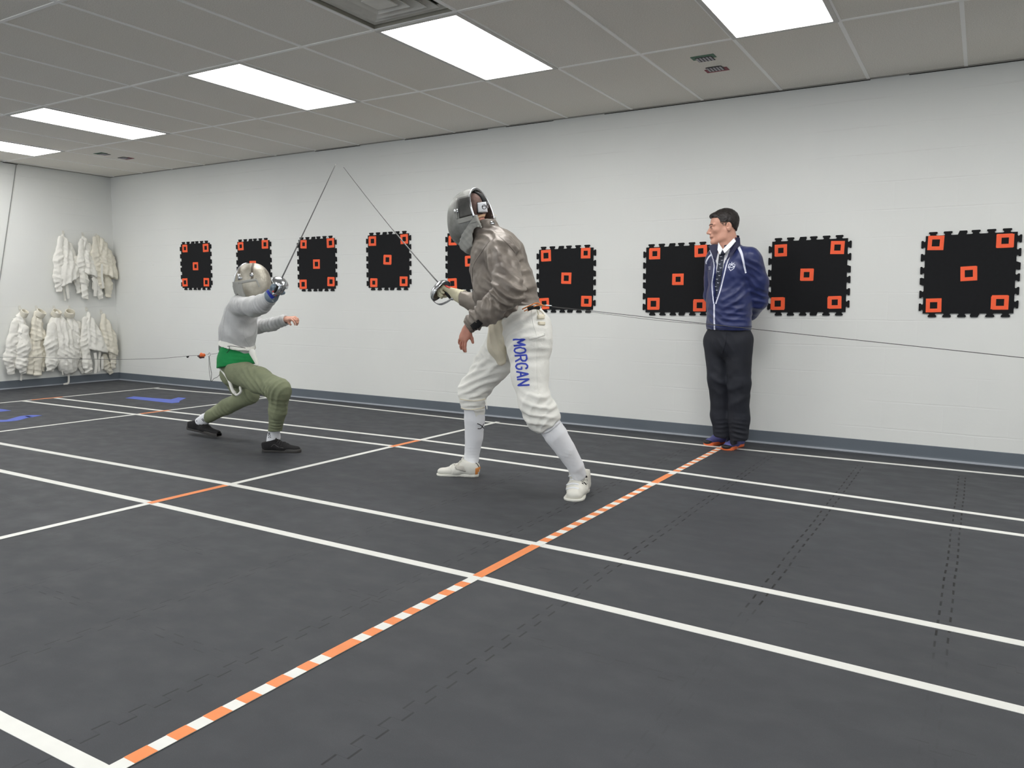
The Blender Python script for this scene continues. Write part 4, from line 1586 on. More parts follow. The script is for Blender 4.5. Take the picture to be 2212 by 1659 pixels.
# close-cropped hair low on the back of the head
F = Field(HcA - .17, HcA + .19, 0.0045)
F.ell(WA(-.013, 0, .043), (.1005, .0805, .090), RA, k=0)
F.plane(WA(-.045, 0, 0), RA[0])
F.plane(WA(0, 0, -.035), -RA[2])
skin('hair', F, mat('cropped_grey_hair', (138, 112, 104), .9, var=.25, vscale=50, bump=.3, bscale=200, bdist=.002), A, None, .001, 1.0, 60, label='cropped greying hair at the back of the head')
# mask
oM, bM, oB, bB, WM, RMk = mask(A, P(1021, 467, 3.93), fA, 1.02, m_mesh, m_bib, P(1023, 525, 3.91), rim_x=-.078, lx=1.10)
patch('side_panel', bM, ((989, 428), (1022, 419), (1028, 463), (992, 472)), m_mesh_d, oM, 10, 10, .0018, label='dark see-through side panel')
band('trim', bM, [(986, 430), (986, 450), (988, 474)], .010, m_mesh, oM, thick=.004)
band('trim', bM, [(1028, 413), (1006, 419), (990, 425), (981, 433)], .014, m_steel, oM, thick=.003)
patch('rivet_plate', bM, ((981, 453), (990, 452), (990, 460), (982, 461)), m_steel, oM, 2, 2, .004, label='shiny metal plate')
patch('rivet_plate', bM, ((1022, 443), (1029, 442), (1029, 451), (1023, 452)), m_steel, oM, 2, 2, .004, label='shiny metal plate')
band('fabric_band', bM, [(990, 479), (1008, 474), (1033, 467)], .028, m_bib, oM, thick=.005, cols=6)
band('bib_seam', bB, [(1000, 486), (1015, 482), (1030, 478)], .004, m_bib, oM, thick=.003)
band('bib_edge', bB, [(1034, 486), (1028, 505), (1020, 520), (1016, 540)], .010, m_bib, oM, thick=.004)
# straps round the back of the head
band('back_tongue', bA, None, .046, m_blackc, oM, pts3=[WA(-.02, .0, .14), WA(-.07, 0, .115), WA(-.105, 0, .07), WA(-.115, 0, .03)], thick=.010, cols=6, label='padded black tongue over the back of the head')
band('head_strap', bA, [(1030, 449), (1042, 449), (1056, 448), (1068, 446)], .070, m_blackc, oM, thick=.005, cols=6, label='wide black elastic strap')
patch('strap_pad', bA, ((1031, 439), (1047, 437), (1050, 457), (1032, 458)), m_shirt, oM, 6, 6, .011, label='white pad with a round emblem')
patch('strap_pad', bA, ((1050, 437), (1065, 438), (1065, 456), (1052, 452)), m_shirt, oM, 6, 6, .011, label='white pad on the back of the head')
band('emblem', bA, [(1043.5 + 4 * math.cos(t), 447 + 4 * math.sin(t)) for t in np.linspace(0, 6.28, 13)], .0028, m_black, oM, lift=.0125, smooth_n=2, cols=1, step=50)
band('emblem', bA, [(1040, 447), (1044, 445), (1047, 448)], .0028, m_black, oM, lift=.0125, smooth_n=2, cols=1, step=50)
band('neck_strap', bA, [(1031, 470), (1040, 466), (1052, 464), (1064, 465)], .013, mat('tan_elastic', (214, 176, 140), .7), oM, thick=.008)
MB().tube(spline([P(1062, 465, 4.0), P(1068, 464, 3.98), P(1074, 466, 3.96)], 5), .0012, 5).build('loose_thread', m_cream, oM)

# jacket
F = Field(lo, np.array([hi[0], hi[1], jA['neck'][2] + .12]), 0.0072)
F.cone(P(1048, 508, 3.95), P(1076, 556, 3.95), .080, .150, k=.05)
F.cone(P(1076, 556, 3.95), P(1090, 625, 3.94), .158, .170, k=.05, sc=(1, 1.12, 1))
F.cone(P(1090, 625, 3.94), P(1114, 676, 3.94), .168, .152, k=.05, sc=(1, 1.1, 1))
F.cone(P(1068, 655, 3.93), P(1082, 685, 3.93), .11, .085, k=.05)
F.cone(P(1060, 530, 4.08), P(1084, 540, 3.82), .095, .095, k=.06)
F.chain([P(1082, 548, 3.76), P(1099, 628, 3.62)], [.088, .082], k=.05)
F.chain([P(1099, 628, 3.62), P(1062, 670, 3.60), P(1019, 700, 3.60)], [.082, .076, .052], k=.03)
F.chain([P(1052, 545, 4.12), P(1056, 662, 4.14)], [.08, .075], k=.05)
F.chain([P(1056, 662, 4.14), P(1030, 656, 4.12), P(998, 644, 4.10)], [.072, .06, .05], k=.03)
# collar
F.cone(P(1052, 505, 3.95), P(1042, 482, 3.95), .078, .068, k=.03)
F.cone(P(1048, 492, 3.95), P(1040, 474, 3.95), .074, .070, k=.02)
F.plane(P(1044, 481, 3.95), P(1044, 462, 3.95) - P(1052, 510, 3.95), lo=P(1044, 481, 3.95) - .16, hi=P(1044, 481, 3.95) + .16)
F.cone(P(1046, 494, 3.95), P(1038, 466, 3.95), .058, .064, k=.005, mode='sub')
# hem and cuffs
F.plane(P(1116, 690, 3.95), P(1140, 737, 3.95) - P(1112, 672, 3.95), lo=P(1050, 720, 3.7) - (.06, .10, .05), hi=P(1200, 670, 4.2) + .3)
d = P(1010, 709, 3.6) - P(1050, 678, 3.6)
F.plane(P(1014, 704, 3.6), d, lo=P(1000, 720, 3.5) - .08, hi=P(1020, 700, 3.7) + .06)
F.cone(P(1024, 696, 3.6), P(1006, 711, 3.6), .034, .040, k=.004, mode='sub')
d = P(985, 638, 4.1) - P(1020, 652, 4.1)
F.plane(P(1001, 645, 4.1), d, lo=P(985, 655, 4.0) - .08, hi=P(1001, 630, 4.2) + .06)
fs = [(P(1097, 632, 3.6), .10, P(1100, 600, 3.6) - P(1070, 660, 3.6), .045, .022),
      (P(1060, 668, 3.6), .12, P(1100, 640, 3.6) - P(1050, 640, 3.6), .055, .016),
      (P(1085, 580, 3.7), .13, (.75, 0, .6), .07, .014),
      (P(1120, 560, 3.8), .15, (.5, .1, .85), .06, .014),
      (P(1130, 620, 3.8), .16, (.55, 0, .8), .055, .020),
      (P(1120, 665, 3.8), .14, (.3, 0, 1), .042, .016),
      (P(1070, 510, 3.85), .10, (.35, .1, 1), .035, .012),
      (P(1030, 600, 3.9), .14, (.8, 0, .5), .06, .016),
      (P(1030, 660, 3.6), .10, P(1050, 640, 3.6) - P(1010, 700, 3.6), .04, .014)]
fs = [(c, r, dd, w, am * 1.35) for c, r, dd, w, am in fs]
oJ, bJ = skin('lame_jacket', F, m_lame, A, fs, .006, 3.3, 13, label='grey metallic over-jacket, brownish and creased')
patch('cuff_patch', bJ, ((1016, 702), (1033, 690), (1043, 699), (1025, 717)), m_blackc, oJ, 4, 4, .004, label='black patch on the cuff')
band('cuff_edge', bJ, [(1000, 690), (1008, 702), (1018, 712)], .006, m_lame, oJ, thick=.004)
band('seam', bJ, [(1078, 510), (1100, 530), (1118, 556), (1124, 590)], .005, m_lame, oJ, thick=.002)
band('seam', bJ, [(1058, 520), (1040, 545), (1022, 575), (1020, 610)], .005, m_lame, oJ, thick=.002)
patch('buckle', bJ, ((1059, 478), (1067, 480), (1068, 486), (1060, 485)), m_steel, oJ, 2, 2, .006)
# glove on the sword hand
F = Field(P(1040, 690, 4.25) - .1, P(930, 590, 3.9) + .12, 0.004) if False else Field(np.minimum(P(1035, 680, 4.0), P(935, 590, 4.0)) - .06, np.maximum(P(1035, 600, 4.2), P(935, 590, 4.2)) + .06, 0.004)
g0, g1 = P(1010, 640, 4.10), P(982, 634, 4.09)
F.cone(P(1004, 644, 4.10), P(984, 636, 4.09), .050, .038, k=.02)
gd = P(956, 622, 4.06) - g1
hand(F, g1, gd, P(960, 660, 4.04) - P(955, 615, 4.08), 1.0, curl=(62, 62, 35), side=-1, spread=0, thumb=(25, 40), grow=.003)
F.plane(P(1001, 644, 4.1), P(1020, 652, 4.1) - P(985, 638, 4.1))
oG, bG = skin('glove', F, m_glove, A, [(P(990, 640, 4.05), .06, P(1000, 645, 4.1) - P(970, 630, 4.1), .022, .004)], .0015, 2.2, 25, label='cream leather fencing glove')
band('glove_strap', bG, [(958, 612), (964, 618), (972, 622)], .016, m_redp, oG, thick=.003)

# breeches
loB = np.array([lo[0] - .05, 3.5, 0.3])
F = Field(loB, np.array([P(1220, 700, 3.9)[0] + .1, 4.35, P(1130, 660, 3.95)[2] + .08]), 0.0075)
F.cone(P(1122, 672, 3.95), P(1124, 705, 3.95), .128, .140, k=.04, sc=(1, 1.15, 1))
F.cone(P(1142, 712, 3.88), P(1144, 735, 3.85), .135, .128, k=.05)
F.chain([P(1142, 735, 3.85), P(1145, 810, 3.81), P(1156, 872, 3.77), P(1172, 900, 3.79)], [.127, .100, .086, .092], k=.04)
F.chain([P(1172, 900, 3.79), P(1192, 928, 3.81)], [.092, .068], k=.03)
F.chain([P(1104, 720, 4.04), P(1068, 782, 4.04), P(1022, 845, 4.02), P(1022, 872, 4.02)], [.13, .108, .088, .076], k=.04)
F.chain([P(1022, 870, 4.02), P(1024, 890, 4.03)], [.074, .068], k=.02)
F.plane(P(1024, 883, 4.02), (0.02, 0, -1), lo=P(1024, 910, 3.9) - .15, hi=P(1050, 860, 4.15) + .02)
d = P(1210, 950, 3.83) - P(1172, 897, 3.79)
F.plane(P(1188, 921, 3.81), d, lo=P(1180, 960, 3.7) - .14, hi=P(1230, 900, 3.9) + .12)
fs = [(P(1100, 715, 3.7), .14, (.5, 0, -1), .055, .016), (P(1165, 720, 3.7), .12, (.2, 0, 1), .05, .016),
      (P(1150, 870, 3.7), .10, P(1130, 800, 3.7) - P(1180, 830, 3.7), .06, .008),
      (P(1165, 890, 3.7), .11, (.35, 0, 1), .05, .020), (P(1195, 905, 3.7), .09, P(1150, 880, 3.7) - P(1210, 940, 3.7), .04, .014),
      (P(1030, 835, 3.95), .13, (-.35, 0, 1), .045, .018), (P(1060, 790, 3.95), .13, (-.8, 0, .8), .07, .012), (P(1025, 868, 3.95), .07, (0, 0, 1), .03, .010),
      (P(1070, 750, 3.95), .1, (.6, 0, .9), .05, .012)]
oT, bT = skin('breeches', F, m_breech, A, fs, .005, 6.1, 12, label='white knee-length fencing breeches')
letters(bT, 'MORGAN', (1108.5, 734), (.105, 1.0), (25, -1.2), 12.6, 4.6, .0098, mat('name_blue', (58, 74, 184), .7), oT)
band('seam', bT, [(1148, 668), (1152, 700), (1160, 730), (1160, 790), (1163, 850)], .004, m_breech, oT, thick=.002)
band('cuff_band', bT, [(994, 862), (1010, 865), (1030, 866), (1048, 862)], .006, m_cream, oT, thick=.003)
band('cuff_band', bT, [(996, 881), (1010, 885), (1030, 884), (1046, 880)], .005, m_cream, oT, thick=.003)
band('pocket_flap', bT, [(1142, 732), (1160, 728), (1176, 722)], .012, m_breech, oT, thick=.004)
mb = MB()
for q in ([(1048, 864, 3.96), (1051, 874, 3.95), (1052, 884, 3.95)], ):
    mb.tube(spline([P(*p) for p in q], 5), .004, 6)
mb.build('cuff_strap', m_breech, oT, smooth=True)
# cream tail of the under-jacket between the legs
F = fbox(1045, 680, 1115, 800, 3.75, 3.95, .05, .006)
F.chain([P(1084, 688, 3.84), P(1078, 715, 3.82), P(1073, 745, 3.83), P(1082, 775, 3.86)], [.080, .072, .058, .04], k=.03, sc=(.85, .6, 1))
skin('jacket_tail', F, m_cream, A, [(P(1080, 740, 3.8), .1, (1, 0, .25), .04, .012)], .004, 1.2, 14, label='cream cloth tail hanging below the jacket front')
# belt, wires and braces at the back
band('waist_wire', bT, [(1140, 672), (1155, 664), (1170, 660)], .006, mat('orange_cord', (220, 130, 60), .6), A, thick=.004)
mb = MB()
mb.tube(spline([P(1128, 668, 3.74), P(1145, 660, 3.76), P(1160, 655, 3.8), P(1176, 661, 3.88)], 6), .004, 6)
mb.tube(spline([P(1132, 672, 3.74), P(1150, 664, 3.76), P(1166, 659, 3.8), P(1178, 662, 3.88)], 6), .0035, 6)
mb.build('body_wire', mat('orange_cord', (220, 130, 60), .6), A, smooth=True, label='orange and tan wire round the waist')
mb = MB()
mb.tube(spline([P(1158, 662, 3.8), P(1176, 660, 3.88), P(1192, 661, 3.92)], 6), .0045, 8)
mb.build('wire_plug', m_steel, A, smooth=True)
MB().tube(spline([P(1140, 668, 3.75), P(1152, 664, 3.77), P(1164, 665, 3.82)], 6), .011, 8).build('belt_clip', m_blackc, A, smooth=True)
mb = MB()
for q in ([(1162, 668, 3.84), (1172, 676, 3.86), (1182, 690, 3.9), (1186, 704, 3.92), (1176, 706, 3.9)],
          [(1160, 668, 3.82), (1166, 690, 3.84), (1172, 712, 3.87), (1176, 726, 3.9)],
          [(1172, 695, 3.88), (1184, 703, 3.9)]):
    mb.tube(spline([P(*p) for p in q], 6), .0028, 6)
mb.build('brace_strings', m_cream, A, smooth=True)
for q in (((1160, 682), (1174, 681), (1175, 689), (1161, 690)), ((1162, 696), (1176, 697), (1176, 703), (1163, 702))):
    patch('brace_buckle', bT, q, m_cream, A, 3, 3, .008)

# socks
F = fbox(990, 862, 1050, 1025, 3.98, 4.14, .04, .006)
F.chain([P(1024, 866, 4.02), P(1025, 905, 4.04), P(1024, 945, 4.06), P(1018, 992, 4.07), P(1014, 1010, 4.07)], [.064, .066, .058, .046, .043], k=.006)
foot(F, jA['fa'], *ftA[0], grow=.009)
oS, bS = skin('sock', F, m_sock, A, [(P(1020, 985, 4.0), .06, (0, 0, 1), .02, .003)], .001, 1, 30, label='white knee sock of the leading leg')
band('logo', bS, [(1031, 915), (1038, 918), (1045, 925)], .005, m_black, oS, cols=1, thick=.0015)
band('logo', bS, [(1032, 926), (1039, 925), (1045, 915)], .005, m_black, oS, cols=1, thick=.0015)
F = fbox(1160, 895, 1275, 1045, 3.76, 4.05, .04, .006)
F.chain([P(1180, 908, 3.80), P(1201, 940, 3.83), P(1222, 972, 3.87), P(1243, 1006, 3.92), P(1250, 1024, 3.95)], [.066, .065, .057, .047, .044], k=.006)
foot(F, jA['na'], *ftA[1], grow=.009)
oS2, bS2 = skin('sock', F, m_sock, A, [(P(1235, 1000, 3.8), .06, (0.3, 0, 1), .02, .003)], .001, 2, 30, label='white knee sock of the trailing leg')
band('sock_roll', bS2, [(1165, 934), (1185, 930), (1210, 908)], .012, m_sock, oS2, thick=.006)
# shoes
h3, t3 = PF(1036, 1029), PF(943, 1026)
o, b, W = shoe(A, h3, t3, m_shoe_w, m_shoe_w, 1.0, name='shoe', label='pale low fencing shoe flat on the floor', wide=.95, high=.005, laces=4, lace_m=m_shoe_w, sole_t=.014)
patch('heel_patch', b, ((1027, 1012), (1037, 1008), (1037, 1028), (1026, 1029)), mat('gum_orange', (206, 132, 66), .6), o, 4, 4, .003, label='orange gum rubber heel patch')
patch('side_panel', b, ((980, 1003), (1001, 1007), (1006, 1019), (985, 1014)), m_shoe_g, o, 5, 4, .003, label='grey stitched side panel')
band('stripe', b, [(1020, 996), (1030, 1002), (1035, 1010)], .006, m_black, o, cols=2, thick=.002)
h3, t3 = PF(1270, 1040), PF(1237, 1083)
hh = t3 + (h3 - t3) / np.linalg.norm(h3 - t3) * .30
o, b, W = shoe(A, hh, t3, m_shoe_w, m_shoe_w, 1.12, name='shoe', label='white fencing shoe pointing at the camera', wide=1.22, high=.034, laces=6, lace_m=m_shoe_w, sole_t=.014)
for k in range(5):
    band('lace', b, [(1224 - k * .6, 1022 + k * 9), (1236, 1018 + k * 9), (1250, 1020 + k * 9)], .007, m_shirt, o, thick=.005, cols=2)
for k in range(3):
    patch('side_slot', b, ((1256, 1024 + k * 8), (1268, 1028 + k * 8), (1268, 1032 + k * 8), (1257, 1029 + k * 8)), m_black, o, 3, 1, .002, label='dark slot in the side')

sabre('steel sabre held by the adult fencer, blade slanting up to the left', P(948, 612, 4.06), P(742, 361, 4.02), P(938, 660, 4.02) - P(948, 612, 4.06), 1.12)


def cable(label, pts, r, group=None):
    return MB().tube(spline([P(*p) for p in pts], 6), r, 6).build('reel_cable', mat('dark_cable', (62, 60, 58), .5), None, smooth=True, org=tuple(P(*pts[0])), label=label, cat='cable')


cable('thin dark cable running from the adult fencer\'s back to the photo\'s right edge', [(1190, 662, 3.92), (1290, 673, 3.92), (1640, 712, 3.9), (2212, 773, 3.85), (2420, 797, 3.8)], .0017)
cable('second finer strand of cable just below the first, ending before the referee', [(1192, 663, 3.93), (1300, 677, 3.94), (1420, 692, 3.93), (1560, 704, 3.92)], .0011)

# ------------------------------------------------------------------ the young fencer
K = thing('fencer', tuple(PF(540, 960)), 'young fencer in grey jacket and olive trousers lunging with raised sword arm', 'person')
HcK = P(541, 606, 3.93)
fK = np.array([.99, .02, -.10])
RK = fr(fK)
WK = lambda x, y, z: HcK + RK[0] * x + RK[1] * y + RK[2] * z
jK = dict(neck=P(528, 642, 3.95), nsh=P(520, 660, 3.86), nel=P(561, 664, 3.68), nwr=P(588, 636, 3.62),
          fsh=P(534, 665, 4.10), fel=P(562, 708, 4.14), fwr=P(619, 690, 4.16),
          ch=P(518, 680, 3.97), be=P(512, 730, 3.98), pe=P(510, 790, 3.99),
          nh=P(522, 805, 3.91), nk=P(606, 844, 3.84), na=P(592, 942, 3.92),
          fh=P(505, 810, 4.06), fk=P(540, 856, 4.12), fa=P(440, 906, 4.06))
lo = np.min([v for v in jK.values()], axis=0) - .18
hi = np.max([v for v in jK.values()], axis=0) + .18
lo[2] = 0.0
hi[2] = HcK[2] + .2
hz = P(632, 688, 4.16)
F = Field(lo, hi, 0.009, zx=[(hz[0] - .07, hz[0] + .08, .0036)], zy=[(4.08, 4.24, .0036)], zz=[(hz[2] - .08, hz[2] + .08, .0036)])
F.ell(WK(-.014, 0, .028), (.088, .072, .078), RK, k=.02)
F.ell(WK(.025, 0, -.03), (.058, .057, .078), RK, k=.03)
F.cone(WK(.02, 0, -.08), WK(.062, 0, -.095), .032, .022, k=.03)
F.cone(WK(.088, 0, 0), WK(.105, 0, -.03), .008, .012, k=.01)
for sg in (-1, 1):
    F.ell(WK(-.01, .076 * sg, -.01), (.02, .008, .03), RK, k=.006)
F.cone(WK(-.02, 0, -.06), jK['neck'], .05, .055, k=.03)
F.cone(jK['neck'], jK['ch'], .055, .095, k=.05)
F.cone(jK['nsh'], jK['fsh'], .045, .045, k=.04)
F.chain([jK['ch'], jK['be'], jK['pe']], [.095, .095, .09], k=.05)
F.chain([jK['nsh'], jK['nel'], jK['nwr']], [.042, .033, .022], k=.02)
F.chain([jK['fsh'], jK['fel'], jK['fwr']], [.042, .033, .022], k=.02)
F.chain([jK['nh'], jK['nk'], jK['na']], [.07, .046, .030], k=.03)
F.chain([jK['fh'], jK['fk'], jK['fa']], [.07, .046, .030], k=.03)
wK = P(621, 690, 4.16)
hand(F, wK, P(640, 686, 4.15) - wK, np.array([.25, .3, -.95]), .86, side=-1, spread=7,
     curls=((28, 40, 30), (34, 46, 34), (38, 48, 30), (30, 45, 30)), thumb=(35, 40))
F.cone(jK['nwr'], P(600, 620, 3.60), .024, .026, k=.02)
foot(F, jK['na'], PF(566, 975), PF(650, 977), .85)
foot(F, jK['fa'], P(407, 926, 4.06), P(474, 943, 4.04), .85)
oKb, bKb = skin('body', F, m_skin, K, None, 0)
F = Field(HcK - .16, HcK + .16, 0.005)
F.ell(WK(-.020, 0, .030), (.096, .078, .082), RK, k=0)
F.ell(WK(-.045, 0, -.005), (.070, .070, .085), RK, k=.02)
F.plane(WK(.0, 0, 0), RK[0])
skin('hair', F, m_hair, K, None, .004, 4.0, 50, label='dark hair showing behind the mask')
oM, bM, oB, bB, WMk, _ = mask(K, P(546, 611, 3.93), fK, .92, m_mesh_k, m_bib, P(556, 633, 3.92), rim_x=-.098, lx=1.06, square=(.008, .045))
band('trim', bM, [(548, 567), (545, 580), (545, 598), (544, 604)], .016, mat('trim_brown', (94, 86, 76), .5, .3), oM, thick=.003)
band('trim', bM, [(520, 569), (517, 585), (516, 602)], .014, mat('trim_brown', (94, 86, 76), .5, .3), oM, thick=.003)
patch('rivet_plate', bM, ((540, 590), (547, 590), (547, 597), (540, 597)), m_steel, oM, 2, 2, .004)
patch('rivet_plate', bM, ((514, 592), (519, 592), (519, 605), (515, 605)), m_steel, oM, 2, 2, .004)
patch('rivet_plate', bM, ((519, 599), (523, 599), (523, 603), (519, 603)), m_steel, oM, 2, 2, .004)
band('fabric_band', bM, [(516, 611), (530, 608), (554, 604)], .018, m_bib, oM, thick=.005)
band('fabric_band', bM, [(554, 604), (557, 612), (561, 620)], .012, m_bib, oM, thick=.005)
mb = MB()
mb.tube(spline([P(509, 608, 3.86), P(506, 620, 3.87), P(510, 634, 3.88), P(522, 642, 3.88)], 6), .003, 6)
mb.build('mask_cord', m_shirt, oM, smooth=True)

# jacket
F = Field(lo, np.array([hi[0], hi[1], jK['neck'][2] + .1]), 0.0068)
F.cone(P(528, 644, 3.95), P(520, 676, 3.96), .062, .106, k=.04)
F.chain([P(520, 676, 3.96), P(514, 715, 3.97), P(511, 752, 3.98)], [.112, .126, .127], k=.04, sc=(1, 1.05, 1))
F.cone(P(516, 658, 3.88), P(534, 662, 4.08), .070, .062, k=.04)
F.chain([P(518, 660, 3.84), P(548, 663, 3.74), P(566, 657, 3.67)], [.068, .066, .060], k=.04)
F.chain([P(566, 657, 3.67), P(586, 640, 3.62)], [.060, .043], k=.03)
F.chain([P(536, 668, 4.11), P(558, 706, 4.14)], [.058, .052], k=.04)
F.chain([P(558, 706, 4.14), P(590, 700, 4.15), P(620, 690, 4.16)], [.050, .047, .040], k=.02)
F.cone(P(530, 640, 3.95), P(534, 628, 3.95), .064, .058, k=.02)
F.plane(P(511, 753.5, 3.84), (-.12, 0, -1), lo=P(470, 800, 3.8) - .06, hi=P(556, 745, 4.15) + (.02, .1, .03))
d = P(622, 690, 4.16) - P(590, 700, 4.15)
F.plane(P(619, 691, 4.16), d, lo=P(619, 691, 4.16) - (.02, .1, .1), hi=P(640, 680, 4.2) + .1)
F.cone(P(612, 693, 4.16), P(630, 688, 4.16), .026, .034, k=.003, mode='sub')
F.plane(P(584, 640, 3.62), P(592, 630, 3.62) - P(566, 657, 3.67), lo=P(589, 634, 3.62) - (.06, .1, .04), hi=P(610, 600, 3.66) + .1)
fs = [(P(558, 665, 3.65), .09, P(590, 640, 3.6) - P(545, 665, 3.6), .030, .014), (P(580, 645, 3.62), .07, P(590, 640, 3.6) - P(545, 665, 3.6), .022, .011),
      (P(525, 660, 3.8), .08, (1, 0, .6), .04, .010), (P(520, 720, 3.85), .15, (.8, 0, .5), .075, .007), (P(488, 690, 3.85), .1, (1, 0, .2), .05, .008),
      (P(580, 705, 4.1), .12, (1, 0, .2), .035, .010), (P(545, 690, 3.9), .07, (.5, 0, 1), .04, .010)]
oJ, bJ = skin('lame_jacket', F, m_lame_k, K, fs, .004, 8.4, 13, label='light grey metallic over-jacket')
band('seam', bJ, [(492, 655), (484, 690), (480, 725), (477, 754)], .004, m_lame_k, oJ, thick=.002)
band('seam', bJ, [(530, 690), (526, 720), (541, 752)], .004, m_lame_k, oJ, thick=.002)
# white under-jacket and green shirt
F = fbox(470, 735, 560, 800, 3.78, 4.2, .04, .006)
F.chain([P(511, 750, 3.97), P(513, 768, 3.97), P(518, 785, 3.97)], [.120, .123, .117], k=.03, sc=(1, 1.22, 1))
F.plane(P(508, 762, 3.83), (-.25, 0, -1))
F.cone(P(545, 762, 3.90), P(556, 788, 3.90), .030, .010, k=.02, sc=(1, .6, 1))
skin('under_jacket', F, m_breech, K, None, .003, 3, 14, label='white under-jacket hem and straps')
F = fbox(470, 735, 560, 805, 3.78, 4.2, .04, .006)
F.chain([P(511, 762, 3.97), P(511, 780, 3.97), P(509, 800, 3.96)], [.110, .119, .122], k=.03, sc=(1, 1.22, 1))
F.plane(P(512, 786, 3.83), (.19, 0, -1))
skin('shirt', F, m_green, K, [(P(510, 780, 3.85), .1, (.3, 0, 1), .03, .004)], .003, 5, 16, label='green shirt tail below the jacket')
# trousers
F = Field(np.array([P(425, 900, 4.1)[0], 3.68, 0.08]), np.array([P(640, 840, 3.8)[0] + .05, 4.3, P(510, 775, 3.98)[2]]), 0.0066)
F.cone(P(510, 798, 3.98), P(508, 808, 3.99), .108, .108, k=.04, sc=(1, 1.04, 1))
F.chain([P(516, 803, 3.91), P(560, 822, 3.86), P(602, 842, 3.83)], [.100, .090, .079], k=.04)
F.chain([P(604, 843, 3.83), P(600, 885, 3.86), P(593, 935, 3.90)], [.076, .062, .047], k=.03)
F.chain([P(502, 808, 4.07), P(520, 835, 4.1), P(540, 853, 4.12)], [.095, .080, .070], k=.04)
F.chain([P(540, 854, 4.12), P(490, 878, 4.09), P(450, 901, 4.06)], [.068, .060, .050], k=.02)
F.plane(P(592, 931, 3.9), (.02, 0, -1), lo=P(560, 960, 3.8) - .05, hi=P(640, 925, 4.0) + (0, .05, 0))
d = P(440, 907, 4.06) - P(490, 878, 4.09)
F.plane(P(452, 899, 4.06), d, lo=P(420, 930, 3.95) - .06, hi=P(468, 880, 4.15) + (0, .05, 0))
F.plane(P(512, 783.5, 3.83), (-.19, 0, 1))
fs = [(P(590, 850, 3.78), .10, (1, 0, -.55), .035, .013), (P(560, 838, 3.78), .10, (1, 0, .9), .05, .009), (P(540, 800, 3.8), .1, (.6, 0, 1), .04, .009),
      (P(596, 920, 3.85), .06, (0, 0, 1), .025, .008), (P(600, 880, 3.8), .08, (.2, 0, 1), .04, .006), (P(470, 890, 4.0), .09, (1, 0, .6), .035, .010), (P(530, 850, 4.05), .08, (1, 0, .4), .03, .012)]
oT, bT = skin('trousers', F, m_olive, K, fs, .003, 9.9, 14, label='slim olive green trousers')
# hanging white strap between the legs, belt hook
mb = MB()
q = spline([P(474, 766, 3.92), P(468, 778, 3.92), P(471, 790, 3.91), P(482, 803, 3.88), P(494, 820, 3.86), P(502, 842, 3.84), P(508, 850, 3.84)], 8)
mb.tube(q, [.008 + .006 * i / len(q) for i in range(len(q))], 8)
mb.tube(spline([P(506, 849, 3.84), P(512, 853, 3.84), P(520, 846, 3.84), P(519, 836, 3.85), P(526, 828, 3.88)], 6), .009, 8)
mb.build('hanging_strap', m_breech, K, smooth=True, label='white strap hanging behind and between the legs')
mb = MB()
mb.tube(spline([P(473, 757, 3.93), P(492, 748, 3.84), P(512, 749, 3.83), P(530, 752, 3.84)], 6), .0022, 6)
mb.tube(spline([P(495, 748, 3.84), P(495, 756, 3.83), P(490, 762, 3.84)], 6), .002, 6)
mb.build('body_wire', m_black, K, smooth=True)
# socks and shoes
F = fbox(568, 918, 625, 980, 3.86, 3.98, .03, .005)
F.chain([P(593, 922, 3.90), P(591, 945, 3.92), P(586, 962, 3.93)], [.041, .043, .042], k=.02)
foot(F, jK['na'], PF(566, 975), PF(650, 977), .85, .007)
o, b = skin('sock', F, m_sock, K, None, .0015, 1, 30)
letters(b, 'NCC', (579, 935), (.12, 1.0), (4.6, -.5), 2.7, 1.6, .003, m_black, o)
F = fbox(415, 890, 470, 940, 3.98, 4.12, .03, .005)
F.chain([P(453, 898, 4.06), P(442, 906, 4.06), P(434, 912, 4.06)], [.041, .043, .042], k=.02)
foot(F, jK['fa'], P(407, 926, 4.06), P(474, 943, 4.04), .85, .007)
o, b = skin('sock', F, m_sock, K, None, .0015, 1, 30)
letters(b, 'BCC', (436, 906), (.72, -.66), (4.5, 4.5), 3.2, 2.0, .0035, m_black, o)
m_sole_d = mat('dark_sole', (60, 58, 56), .7)
h3, t3 = PF(566, 975), PF(650, 977)
o, b, W = shoe(K, h3, t3, m_blackc, m_sole_d, .93, name='shoe', label='black canvas shoe flat on the floor', wide=1.0, laces=3, lace_m=m_black, sole_t=.024)
band('side_stripe', b, [(585, 966), (592, 960), (600, 965), (612, 968)], .004, mat('dark_grey_line', (74, 72, 72), .7), o, cols=2, thick=.0015)
h3, t3 = P(407, 926, 4.06), P(474, 943, 4.04)
o, b, W = shoe(K, h3, t3, m_blackc, m_sole_d, .93, up=(0.1, 0, 1), name='shoe', label='black canvas shoe lifted off the floor', wide=1.0, laces=3, lace_m=m_black, sole_t=.024)
